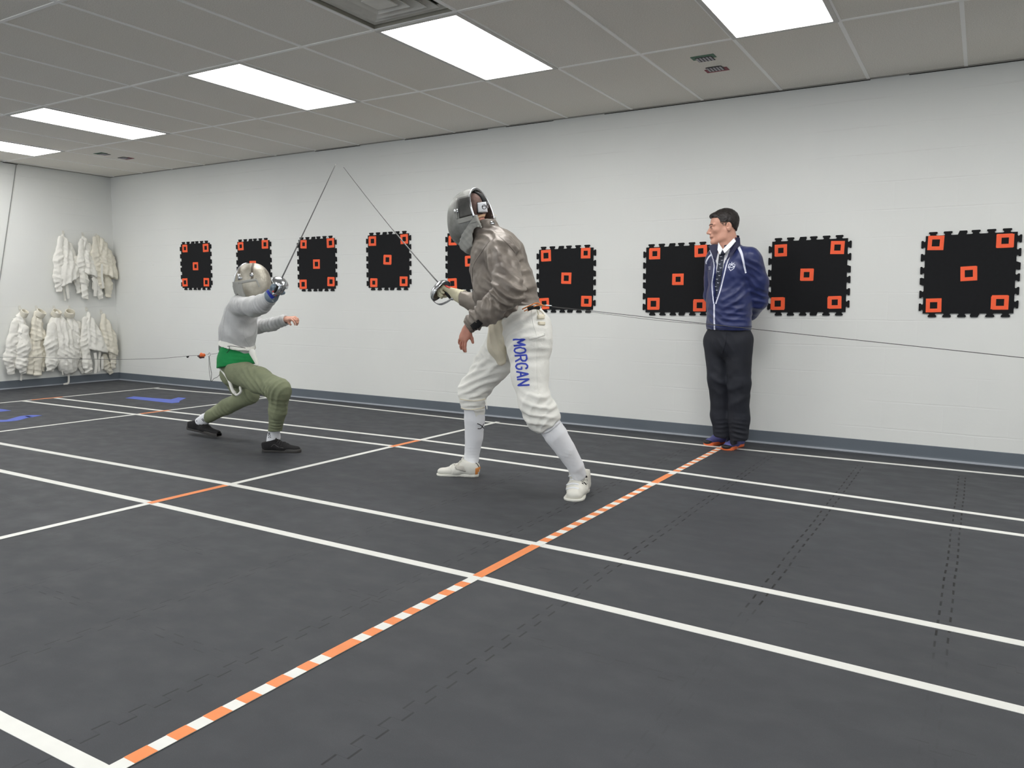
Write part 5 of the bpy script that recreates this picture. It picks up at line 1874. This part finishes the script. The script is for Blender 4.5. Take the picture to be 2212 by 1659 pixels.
# glove
F = Field(P(600, 618, 3.60) - .14, P(600, 618, 3.60) + .14, 0.004)
w0 = P(591, 634, 3.615)
hand(F, w0, P(603, 612, 3.59) - w0, np.array([.75, -.45, -.35]), .95, curl=(58, 60, 40), side=1, spread=0, thumb=(25, 45), grow=.003)
F.cone(P(587, 639, 3.62), w0, .047, .034, k=.02)
oG, bG = skin('glove', F, m_glove_k, K, None, .0015, 1, 25, label='grey and blue fencing glove')
band('glove_cuff', bG, [(573, 618), (578, 628), (585, 638), (590, 643)], .022, m_bluep, oG, thick=.005, label='royal blue cuff edge')
band('glove_tab', bG, [(590, 628), (594, 633), (598, 637)], .02, m_redp, oG, thick=.006, label='coral red tab')
sabre('steel sabre raised by the young fencer, blade slanting up to the right', P(609, 600, 3.585), P(726, 353, 3.80), np.array([.8, -.45, -.3]), .95, bend=0.01)

# reel cable clipped to the young fencer
t = thing('reel_cable', tuple(P(436, 767, 3.95)), 'dark cable with an orange clip from the young fencer\'s back to the photo\'s left edge', 'cable')
MB().tube(spline([P(-190, 786, 3.9), P(0, 772, 3.92), P(200, 776, 3.94), P(330, 775, 3.95), P(405, 769, 3.95), P(427, 768, 3.95)], 8), .0018, 6).build('wire', mat('dark_cable', (62, 60, 58), .5), t, smooth=True)
MB().tube([P(403, 770.5, 3.95), P(405, 771, 3.95), P(408, 770, 3.95)], [.003, .009, .003], 8).build('stopper', m_black, t, smooth=True)
F = Field(P(436, 768, 3.95) - .07, P(436, 768, 3.95) + .07, .003)
F.cone(P(428, 768, 3.95), P(434, 767, 3.95), .006, .016, k=.0, sc=(1, .7, 1))
F.cone(P(434, 767, 3.95), P(441, 767, 3.95), .016, .013, k=.01, sc=(1, .7, 1))
F.plane(P(434, 767, 3.95), (-1, 0, 0))
skin('clip', F, mat('orange_clip', (226, 104, 40), .45), t, label='orange half of the clip')
F = Field(P(432, 768, 3.95) - .07, P(432, 768, 3.95) + .07, .003)
F.cone(P(427, 769, 3.95), P(433, 770, 3.95), .005, .0165, k=.0, sc=(1, .7, 1))
F.cone(P(433, 770, 3.95), P(440, 772, 3.95), .0145, .007, k=.005, sc=(1, .8, 1))
skin('clip_body', F, mat('maroon_clip', (70, 22, 20), .45), t)
mb = MB()
c = P(453, 765, 3.95)
mb.tube([c + np.array([.011 * math.cos(a), 0, .011 * math.sin(a)]) for a in np.linspace(0, 6.2832, 20)], .0022, 6)
mb.tube([P(441, 766, 3.95), P(449.5, 765, 3.95)], .003, 6)
mb.tube([P(457, 765, 3.95), P(466, 764, 3.93), P(472, 762, 3.92)], .0022, 6)
mb.build('ring', m_steel, t, smooth=True)
mb = MB()
mb.tube(spline([P(452, 769, 3.95), P(454, 790, 3.94), P(457, 808, 3.93), P(456, 824, 3.93), P(462, 818, 3.93), P(470, 814, 3.93), P(477, 804, 3.92), P(473, 794, 3.92), P(471, 780, 3.92)], 6), .0018, 6)
mb.tube(spline([P(451, 769, 3.95), P(452, 800, 3.95), P(455, 822, 3.93)], 6), .0014, 6)
mb.build('loose_wire', m_black, t, smooth=True)

# ------------------------------------------------------------------ the referee
YR = 5.86
Rf = thing('referee', tuple(PF(1570, 962)), 'person in navy tracksuit top and dark trousers watching, hands behind the back', 'person')
HcR = P(1562, 490, 5.84)
fR = np.array([-.90, -.42, -.10])
RR = fr(fR)
sR = 1.0
WR = lambda x, y, z: HcR + (RR[0] * x + RR[1] * y + RR[2] * z) * sR
bf = fr((-.50, -.86, 0))           # chest direction
jR = dict(neck=P(1572, 524, 5.87), lsh=P(1627, 560, 5.80), lel=P(1641, 650, 5.93), lwr=P(1604, 690, 6.08),
          rsh=P(1540, 560, 5.96), rel=P(1534, 645, 6.05), rwr=P(1585, 688, 6.12),
          ch=P(1577, 585, 5.88), be=P(1574, 650, 5.88), pe=P(1573, 712, 5.88),
          lh=P(1598, 722, 5.86), lk=P(1596, 830, 5.86), la=P(1594, 935, 5.90),
          rh=P(1549, 722, 5.92), rk=P(1552, 830, 5.90), ra=P(1556, 930, 5.94))
lo = np.min([v for v in jR.values()], axis=0) - .16
hi = np.max([v for v in jR.values()], axis=0) + .14
lo[2], hi[2] = 0.0, HcR[2] + .17
hi[1] = min(hi[1], WY - .005)
hb = P(1595, 695, 6.13)
F = Field(lo, hi, 0.010, zx=[(HcR[0] - .14, HcR[0] + .14, .0036)], zy=[(HcR[1] - .14, HcR[1] + .14, .0036)],
          zz=[(HcR[2] - .15, HcR[2] + .15, .0034)])
F.ell(WR(-.018, 0, .040), (.098, .076, .082), RR, k=.02)
F.ell(WR(.030, 0, .030), (.055, .066, .058), RR, k=.03)
F.ell(WR(.034, 0, -.032), (.054, .058, .080), RR, k=.03)
for sg in (-1, 1):
    F.cone(WR(-.005, .058 * sg, -.035), WR(.004, .050 * sg, -.078), .018, .017, k=.03)
    F.cone(WR(.004, .050 * sg, -.078), WR(.072, .012 * sg, -.106), .017, .018, k=.03)
    F.ell(WR(.058, .040 * sg, -.022), (.024, .022, .018), RR, k=.02)      # cheekbone
    F.ell(WR(-.030, .0785 * sg, -.008), (.021, .0095, .033), RR, k=.004)   # ear
    F.ell(WR(-.022, .0885 * sg, -.001), (.0115, .0065, .019), RR, k=.003, mode='sub')
    F.ell(WR(-.016, .087 * sg, -.010), (.006, .007, .007), RR, k=.003, mode='sub')
    F.ell(WR(-.020, .0865 * sg, .004), (.004, .004, .012), RR, k=.002)
    F.ell(WR(.096, .031 * sg, .002), (.016, .019, .0105), RR, k=.010, mode='sub')
    F.cone(WR(.088, .012 * sg, .019), WR(.072, .050 * sg, .019), .0105, .008, k=.012)
    F.ell(WR(.083, .031 * sg, -.002), (.011, .0135, .0085), RR, k=.003)      # lid
    F.ell(WR(.098, .0125 * sg, -.040), (.010, .0075, .008), RR, k=.005)
F.cone(WR(.086, 0, .012), WR(.114, 0, -.034), .0075, .0105, k=.010)
F.ell(WR(.072, 0, -.028), (.022, .036, .034), RR, k=.012)
F.ell(WR(.085, 0, -.062), (.016, .026, .014), RR, k=.012)
F.cone(WR(.088, -.017, -.0655), WR(.0965, 0, -.0645), .0045, .006, k=.005)
F.cone(WR(.0965, 0, -.0645), WR(.088, .017, -.0655), .006, .0045, k=.005)
F.cone(WR(.086, -.014, -.0755), WR(.093, 0, -.0765), .0048, .0065, k=.005)
F.cone(WR(.093, 0, -.0765), WR(.086, .014, -.0755), .0065, .0048, k=.005)
F.ell(WR(.080, 0, -.105), (.018, .022, .016), RR, k=.015)
F.cone(WR(-.030, 0, -.05), jR['neck'], .056, .060, k=.03)
F.cone(WR(-.005, 0, -.085), jR['neck'] + bf[0] * .02, .035, .045, k=.03)
F.cone(jR['neck'], jR['ch'], .06, .105, k=.05)
F.cone(jR['lsh'], jR['rsh'], .055, .055, k=.05)
F.cone(jR['ch'], jR['be'], .115, .11, k=.04, sc=(.9, 1.15, 1), R=bf)
F.cone(jR['be'], jR['pe'], .11, .12, k=.04, sc=(.9, 1.15, 1), R=bf)
F.chain([jR['lsh'], jR['lel'], jR['lwr']], [.048, .038, .027], k=.02)
F.chain([jR['rsh'], jR['rel'], jR['rwr']], [.048, .038, .027], k=.02)
F.chain([jR['lh'], jR['lk'], jR['la']], [.08, .052, .035], k=.02)
F.chain([jR['rh'], jR['rk'], jR['ra']], [.08, .052, .035], k=.02)
for q_, an in (((PF(1612, 957), PF(1567, 973)), jR['la']), ((PF(1578, 955), PF(1525, 962)), jR['ra'])):
    h_ = q_[1] + (q_[0] - q_[1]) / np.linalg.norm(q_[0] - q_[1]) * .295
    foot(F, an, h_, q_[1])
hand(F, jR['lwr'], P(1575, 700, 6.12) - jR['lwr'], (0, 1, .2), .95, side=1, curl=(35, 40, 30), thumb=(30, 20))
hand(F, jR['rwr'], P(1610, 704, 6.14) - jR['rwr'], (0, -1, .2), .95, side=1, curl=(30, 35, 30), thumb=(30, 20))
oRb, bRb = skin('body', F, m_skin, Rf, None, 0)
# eyes, brows, mouth line
m_eye = mat('eye_white', (160, 146, 138), .3)
m_iris = mat('iris', (52, 38, 30), .3)
m_brow = mat('brow_hair', (52, 38, 32), .8)
m_lip = mat('lip', (172, 104, 92), .5)
for sg, nm in ((1, 'near'), (-1, 'far')):
    F = Field(WR(.085, .031 * sg, 0) - .03, WR(.085, .031 * sg, 0) + .03, .002)
    F.ell(WR(.0835, .031 * sg, .000), (.0112, .0115, .0050), RR, k=0)
    oe, _ = skin('eye', F, m_eye, Rf, None, 0)
    F = Field(WR(.095, .031 * sg, 0) - .02, WR(.095, .031 * sg, 0) + .02, .0015)
    F.ell(WR(.0935, .030 * sg, .000), (.0042, .0055, .0055), RR, k=0)
    skin('iris', F, m_iris, oe, None, 0)
    band('eyebrow', bRb, None, .007, m_brow, Rf, pts3=[WR(.098, .012 * sg, .021), WR(.096, .028 * sg, .026), WR(.078, .048 * sg, .021)], thick=.002)
    band('eyelid', bRb, None, .0025, m_brow, Rf, pts3=[WR(.094, .018 * sg, .004), WR(.096, .030 * sg, .007), WR(.086, .044 * sg, .003)], thick=.0015, cols=1)
band('mouth', bRb, None, .0030, mat('mouth_line', (104, 56, 50), .6), Rf, pts3=[WR(.086, -.022, -.071), WR(.099, 0, -.0705), WR(.086, .022, -.071)], thick=.0012, cols=1)


def hairline(x):
    return np.interp(x, [-.12, -.075, -.035, .0, .028, .045, .075, .12], [-.052, -.030, .020, .030, .032, .066, .072, .070])


def cap(name, grow, zoff, m, parent, lim=None, **kw):
    F = Field(HcR - .17, HcR + .17, .0036)
    F.ell(WR(-.018, 0, .044), (.098 + grow, .076 + grow, .086 + grow), RR, k=0)
    F.ell(WR(.030, 0, .040), (.057 + grow * .6, .068 + grow * .6, .058 + grow), RR, k=.02)
    if zoff == 0:
        F.ell(WR(.062, .0, .090), (.032, .05, .016), RR, k=.02)
        F.cone(WR(-.045, 0, .01), WR(-.052, 0, -.03), .052, .046, k=.03)

    def fn(X, Y, Z):
        q = [(X - HcR[0]) * RR[i][0] + (Y - HcR[1]) * RR[i][1] + (Z - HcR[2]) * RR[i][2] for i in range(3)]
        return (hairline(q[0]) + zoff - q[2]) * .75
    F.op(fn, HcR - .17, HcR + .17, 0, 'int', 0)
    if lim:
        F.plane(WR(lim, 0, 0), RR[0])
    return skin(name, F, m, parent, None, .002, 2.0, 70, **kw)


oH, bH = cap('hair', .0065, 0, m_hair, Rf, label='short dark hair combed back')
cap('cropped_side', .0035, -.030, mat('cropped_hair', (124, 100, 88), .9, var=.3, vscale=60), oH, lim=.032, label='closely cropped hair above the ears')

# jacket
F = Field(lo, np.array([hi[0], hi[1], jR['neck'][2] + .06]), 0.0066)
cc = bf[0]
F.cone(P(1573, 545, 5.88), P(1578, 585, 5.88), .10, .150, k=.05, sc=(.85, 1.12, 1), R=bf)
F.cone(P(1578, 585, 5.88), P(1574, 650, 5.88), .148, .155, k=.05, sc=(.86, 1.12, 1), R=bf)
F.cone(P(1574, 650, 5.88), P(1574, 700, 5.88), .156, .168, k=.05, sc=(.86, 1.12, 1), R=bf)
F.cone(P(1620, 553, 5.80), P(1545, 553, 5.96), .066, .062, k=.05)
F.chain([P(1626, 564, 5.81), P(1638, 610, 5.86), P(1640, 650, 5.92)], [.075, .070, .064], k=.03)
F.chain([P(1640, 650, 5.92), P(1622, 676, 6.02), P(1606, 688, 6.06)], [.062, .052, .042], k=.02)
F.chain([P(1542, 566, 5.95), P(1536, 640, 6.04)], [.066, .058], k=.03)
F.chain([P(1536, 640, 6.04), P(1584, 688, 6.10)], [.056, .042], k=.02)
F.plane(P(1574, 713, 5.80), (0, 0, -1), lo=P(1510, 790, 5.7) - .08, hi=P(1640, 700, 5.98) + (.05, .1, 0))
# V opening: the wedge between the zip edges, in front of the shirt
vb = P(1544, 655, 5.72)
zt, zb = P(1560, 522, 5.8)[2], vb[2]
ctr = P(1574, 600, 5.88)
V_, Q_ = F.nets()
pre = BVHTree.FromPolygons([tuple(v) for v in V_], [tuple(q) for q in Q_])
ed = []
for y, xl, xr in ((655, 1542.3, 1543.7), (635, 1541.5, 1549), (612, 1540.5, 1555), (590, 1543.5, 1559), (570, 1544.5, 1564), (552, 1541, 1571), (535, 1536, 1584)):
    a, _ = hit(pre, xl, y)
    c, _ = hit(pre, xr, y)
    if a is None or c is None:
        continue
    ed.append(((a[2] + c[2]) / 2, (a - ctr) @ bf[1], (c - ctr) @ bf[1]))
ed = np.array(ed)


def wedge(X, Y, Z):
    t = (X - ctr[0]) * bf[1][0] + (Y - ctr[1]) * bf[1][1]
    fdp = (X - ctr[0]) * bf[0][0] + (Y - ctr[1]) * bf[0][1]
    l = np.interp(Z, ed[:, 0], ed[:, 1])
    r = np.interp(Z, ed[:, 0], ed[:, 2])
    l, r = np.minimum(l, r), np.maximum(l, r)
    return np.maximum(np.maximum(np.maximum(l - t, t - r), .035 - fdp), (ed[0, 0] - Z))


F.op(wedge, ctr - .35, ctr + .35, 0, 'sub', 0)
fs = [(P(1600, 650, 5.75), .13, (-.6, 0, 1), .06, .010), (P(1590, 690, 5.75), .12, (.1, 0, 1), .045, .008), (P(1540, 690, 5.75), .1, (.5, 0, 1), .05, .007),
      (P(1610, 600, 5.75), .1, (.9, 0, .7), .06, .008), (P(1641, 640, 5.85), .09, (.2, 0, 1), .05, .010), (P(1630, 580, 5.75), .08, (.6, 0, 1), .05, .007)]
oJ, bJ = skin('tracksuit_top', F, m_navy, Rf, fs, .004, 4.4, 12, label='navy blue zipped jacket with pale piping')
band('zip', bJ, [(1543, 657), (1543, 690), (1544, 716)], .013, m_pipe, oJ, thick=.003, label='pale zip below the opening')
band('piping', bJ, [(1577, 552), (1570, 571), (1563, 600), (1556, 628), (1546.5, 656)], .009, m_pipe, oJ, thick=.003)
band('piping', bJ, [(1532, 534), (1538, 552), (1542.5, 570), (1541.5, 590), (1538.5, 612), (1539.5, 635), (1542, 656)], .009, m_pipe, oJ, thick=.003)
band('shoulder_stripe', bJ, [(1593, 530), (1602, 548), (1607, 570), (1611, 590)], .022, m_pipe, oJ, thick=.003, cols=4, w2=.010)
band('shoulder_stripe', bJ, [(1539, 548), (1531, 556), (1526, 565), (1526, 570)], .018, m_pipe, oJ, thick=.003, cols=4, w2=.010)
band('hem_seam', bJ, [(1519, 702), (1545, 708), (1580, 709), (1630, 704)], .004, m_navy_d, oJ, thick=.002)
# crest
for pts in ([(1574, 572), (1574, 578), (1578, 585), (1585, 580), (1588, 572), (1581, 570), (1574, 572)], [(1572, 577), (1580, 578), (1588, 576)],
            [(1576, 569), (1580, 572), (1586, 576)], [(1586, 568), (1581, 572), (1576, 576)], [(1581, 566), (1581, 570)]):
    band('crest', bJ, pts, .0048, m_pipe, oJ, thick=.002, cols=1, smooth_n=1)
for pts in ([(1530.5, 577), (1535.5, 577)], [(1531, 581), (1535, 581)]):
    band('embroidered_name', bJ, pts, .006, m_pipe, oJ, thick=.002, cols=1)
# standing collar of the jacket, open at the front
F = fbox(1545, 505, 1600, 550, 5.75, 6.0, .03, .004)
cb = P(1571, 531, 5.88)
ct = P(1572, 520, 5.885)
F.cone(cb - (0, 0, .03), ct + (0, 0, .02), .092, .084, k=0)
F.cone(cb - (0, 0, .08), ct + (0, 0, .05), .086, .078, k=0, mode='sub')
F.plane(ct + (0, 0, .004), np.array([0, 0, 1]) + bf[0] * .55)
F.plane(cb - (0, 0, .03), (0, 0, -1))


def front(X, Y, Z):
    t = (X - cb[0]) * bf[1][0] + (Y - cb[1]) * bf[1][1]
    d = (X - cb[0]) * bf[0][0] + (Y - cb[1]) * bf[0][1]
    return np.maximum(np.abs(t + .006) - .052, -d + .02)


F.op(front, cb - .2, cb + .2, 0, 'sub', 0)
oC, bC = skin('collar', F, m_navy_d, oJ, None, .001, 1, 20, label='dark standing collar')
# shirt, its collar and the tie
F = fbox(1535, 505, 1620, 690, 5.72, 6.02, .03, .005)
F.cone(P(1572, 535, 5.87), P(1577, 585, 5.88), .075, .128, k=.04, sc=(.85, 1, 1), R=bf)
F.cone(P(1577, 585, 5.88), P(1574, 670, 5.88), .132, .135, k=.04, sc=(.86, 1, 1), R=bf)
F.cone(P(1571, 530, 5.87), P(1572, 516, 5.88), .070, .066, k=.01)
F.plane(P(1572, 516, 5.88), np.array([0, 0, 1]) + bf[0] * .6)
F.cone(P(1571, 528, 5.87), P(1573, 500, 5.88), .058, .064, k=.004, mode='sub')
oSh, bSh = skin('shirt', F, m_shirt, Rf, None, .001, 1, 20, label='white dress shirt')


def sheet(name, pts, m, parent, th=.004, **kw):
    pts = [np.asarray(p, float) for p in pts]
    n = np.cross(pts[1] - pts[0], pts[2] - pts[0])
    n = n / np.linalg.norm(n) * th
    return MB().prism(pts, n, -n / 2).build(name, m, parent, **kw)


sheet('shirt_collar', [P(1561, 539, 5.735), P(1585, 515, 5.80), P(1590, 521, 5.79), P(1577, 536, 5.75), P(1565, 547, 5.725)], m_shirt, oSh)
sheet('shirt_collar', [P(1552, 524, 5.775), P(1561, 538, 5.735), P(1555, 550, 5.725), P(1550, 540, 5.745)], m_shirt, oSh)
sheet('collar_flap', [P(1530, 531, 5.735), P(1541, 528, 5.76), P(1552, 528, 5.78), P(1551, 545, 5.76), P(1547, 562, 5.735), P(1538, 549, 5.73)], m_navy_d, oJ, label='dark turned-out left side of the collar')
sheet('collar_flap', [P(1588, 513, 5.80), P(1598, 514, 5.83), P(1599, 528, 5.80), P(1585, 545, 5.735), P(1570, 563, 5.715), P(1576, 545, 5.735), P(1590, 523, 5.785)], m_navy_d, oJ, label='dark right side of the collar')
patch('tie_knot', bSh, ((1557, 543), (1565, 541), (1567, 550), (1556, 552)), m_tie, Rf, 4, 4, .014)
ot = patch('tie', bSh, ((1555, 550), (1565, 550), (1551, 657), (1540, 657)), m_tie, Rf, 4, 24, .007, label='dark tie with small pale birds')
for k in range(12):
    x = 1560 - k * 1.30 + (2 if k % 2 else -1.5)
    y = 555 + k * 8
    band('tie_motif', bSh, [(x - 1.8, y - .7), (x, y + .5), (x + 2, y - .8)], .003, m_pipe, ot, lift=.0085, cols=1, smooth_n=2)
# trousers
F = Field(np.array([lo[0], lo[1], .04]), np.array([hi[0], WY - .02, P(1574, 700, 5.88)[2]]), .0066)
F.cone(P(1573, 700, 5.88), P(1573, 735, 5.88), .150, .150, k=.04, sc=(.85, 1.15, 1), R=bf)
F.chain([P(1597, 735, 5.86), P(1597, 830, 5.86), P(1596, 905, 5.89), P(1597, 958, 5.89)], [.104, .082, .076, .068], k=.03)
F.chain([P(1549, 735, 5.92), P(1552, 820, 5.90), P(1557, 900, 5.93), P(1560, 952, 5.93)], [.104, .080, .072, .064], k=.03)
F.plane(P(1597, 951, 5.85), (-.1, .30, -1), lo=P(1576, 990, 5.7) - (0, .1, .1), hi=P(1640, 930, 5.98) + .1)
F.plane(P(1557, 943, 5.90), (-.1, .30, -1), lo=P(1530, 990, 5.7) - .1, hi=P(1575, 930, 5.98) + (0, .1, .1))
fs = [(P(1560, 740, 5.75), .08, (.8, 0, .5), .05, .008), (P(1552, 830, 5.8), .10, (.5, 0, 1), .08, .008), (P(1600, 935, 5.8), .07, (.2, 0, 1), .035, .012),
      (P(1556, 930, 5.8), .07, (-.1, 0, 1), .035, .012), (P(1597, 850, 5.8), .12, (-.4, 0, 1), .09, .007)]
oT, bT = skin('trousers', F, m_trous, Rf, fs, .004, 7.7, 9, label='loose dark charcoal trousers')
band('fly_seam', bT, [(1568, 718), (1567, 740), (1560, 762)], .005, m_trous, oT, thick=.003)
m_sh = mat('violet_blue_mesh', (88, 90, 148), .7, var=.15, vscale=60, bump=.3, bscale=200, bdist=.002)
m_shs = mat('orange_sole', (240, 118, 66), .6, var=.05)
for h, tt, lab in (((1578, 955), (1525, 962), 'violet running shoe with orange sole, standing left of the other'), ((1612, 957), (1567, 973), 'violet running shoe with orange sole, at the end of the dashed line')):
    t3 = PF(*tt)
    h3 = PF(*h)
    h3 = t3 + (h3 - t3) / np.linalg.norm(h3 - t3) * .295
    o, b, W = shoe(Rf, h3, t3, m_sh, m_shs, 1.05, name='shoe', label=lab, wide=1.08, high=.012, laces=3, lace_m=mat('dark_lace', (36, 40, 74), .7), sole_t=.026)
    F = Field(t3 - .1, t3 + .12, .004)
    F.cone(W(.90, 0, .024), W(.80, 0, .024), .042, .046, k=0, sc=(1, 1, .5), R=fr(t3 - h3))
    F.plane(W(.90, 0, 0), h3 - t3)
    F.plane(W(0, 0, .002), (0, 0, -1))
    skin('toe_cap', F, m_black, o, None, 0)
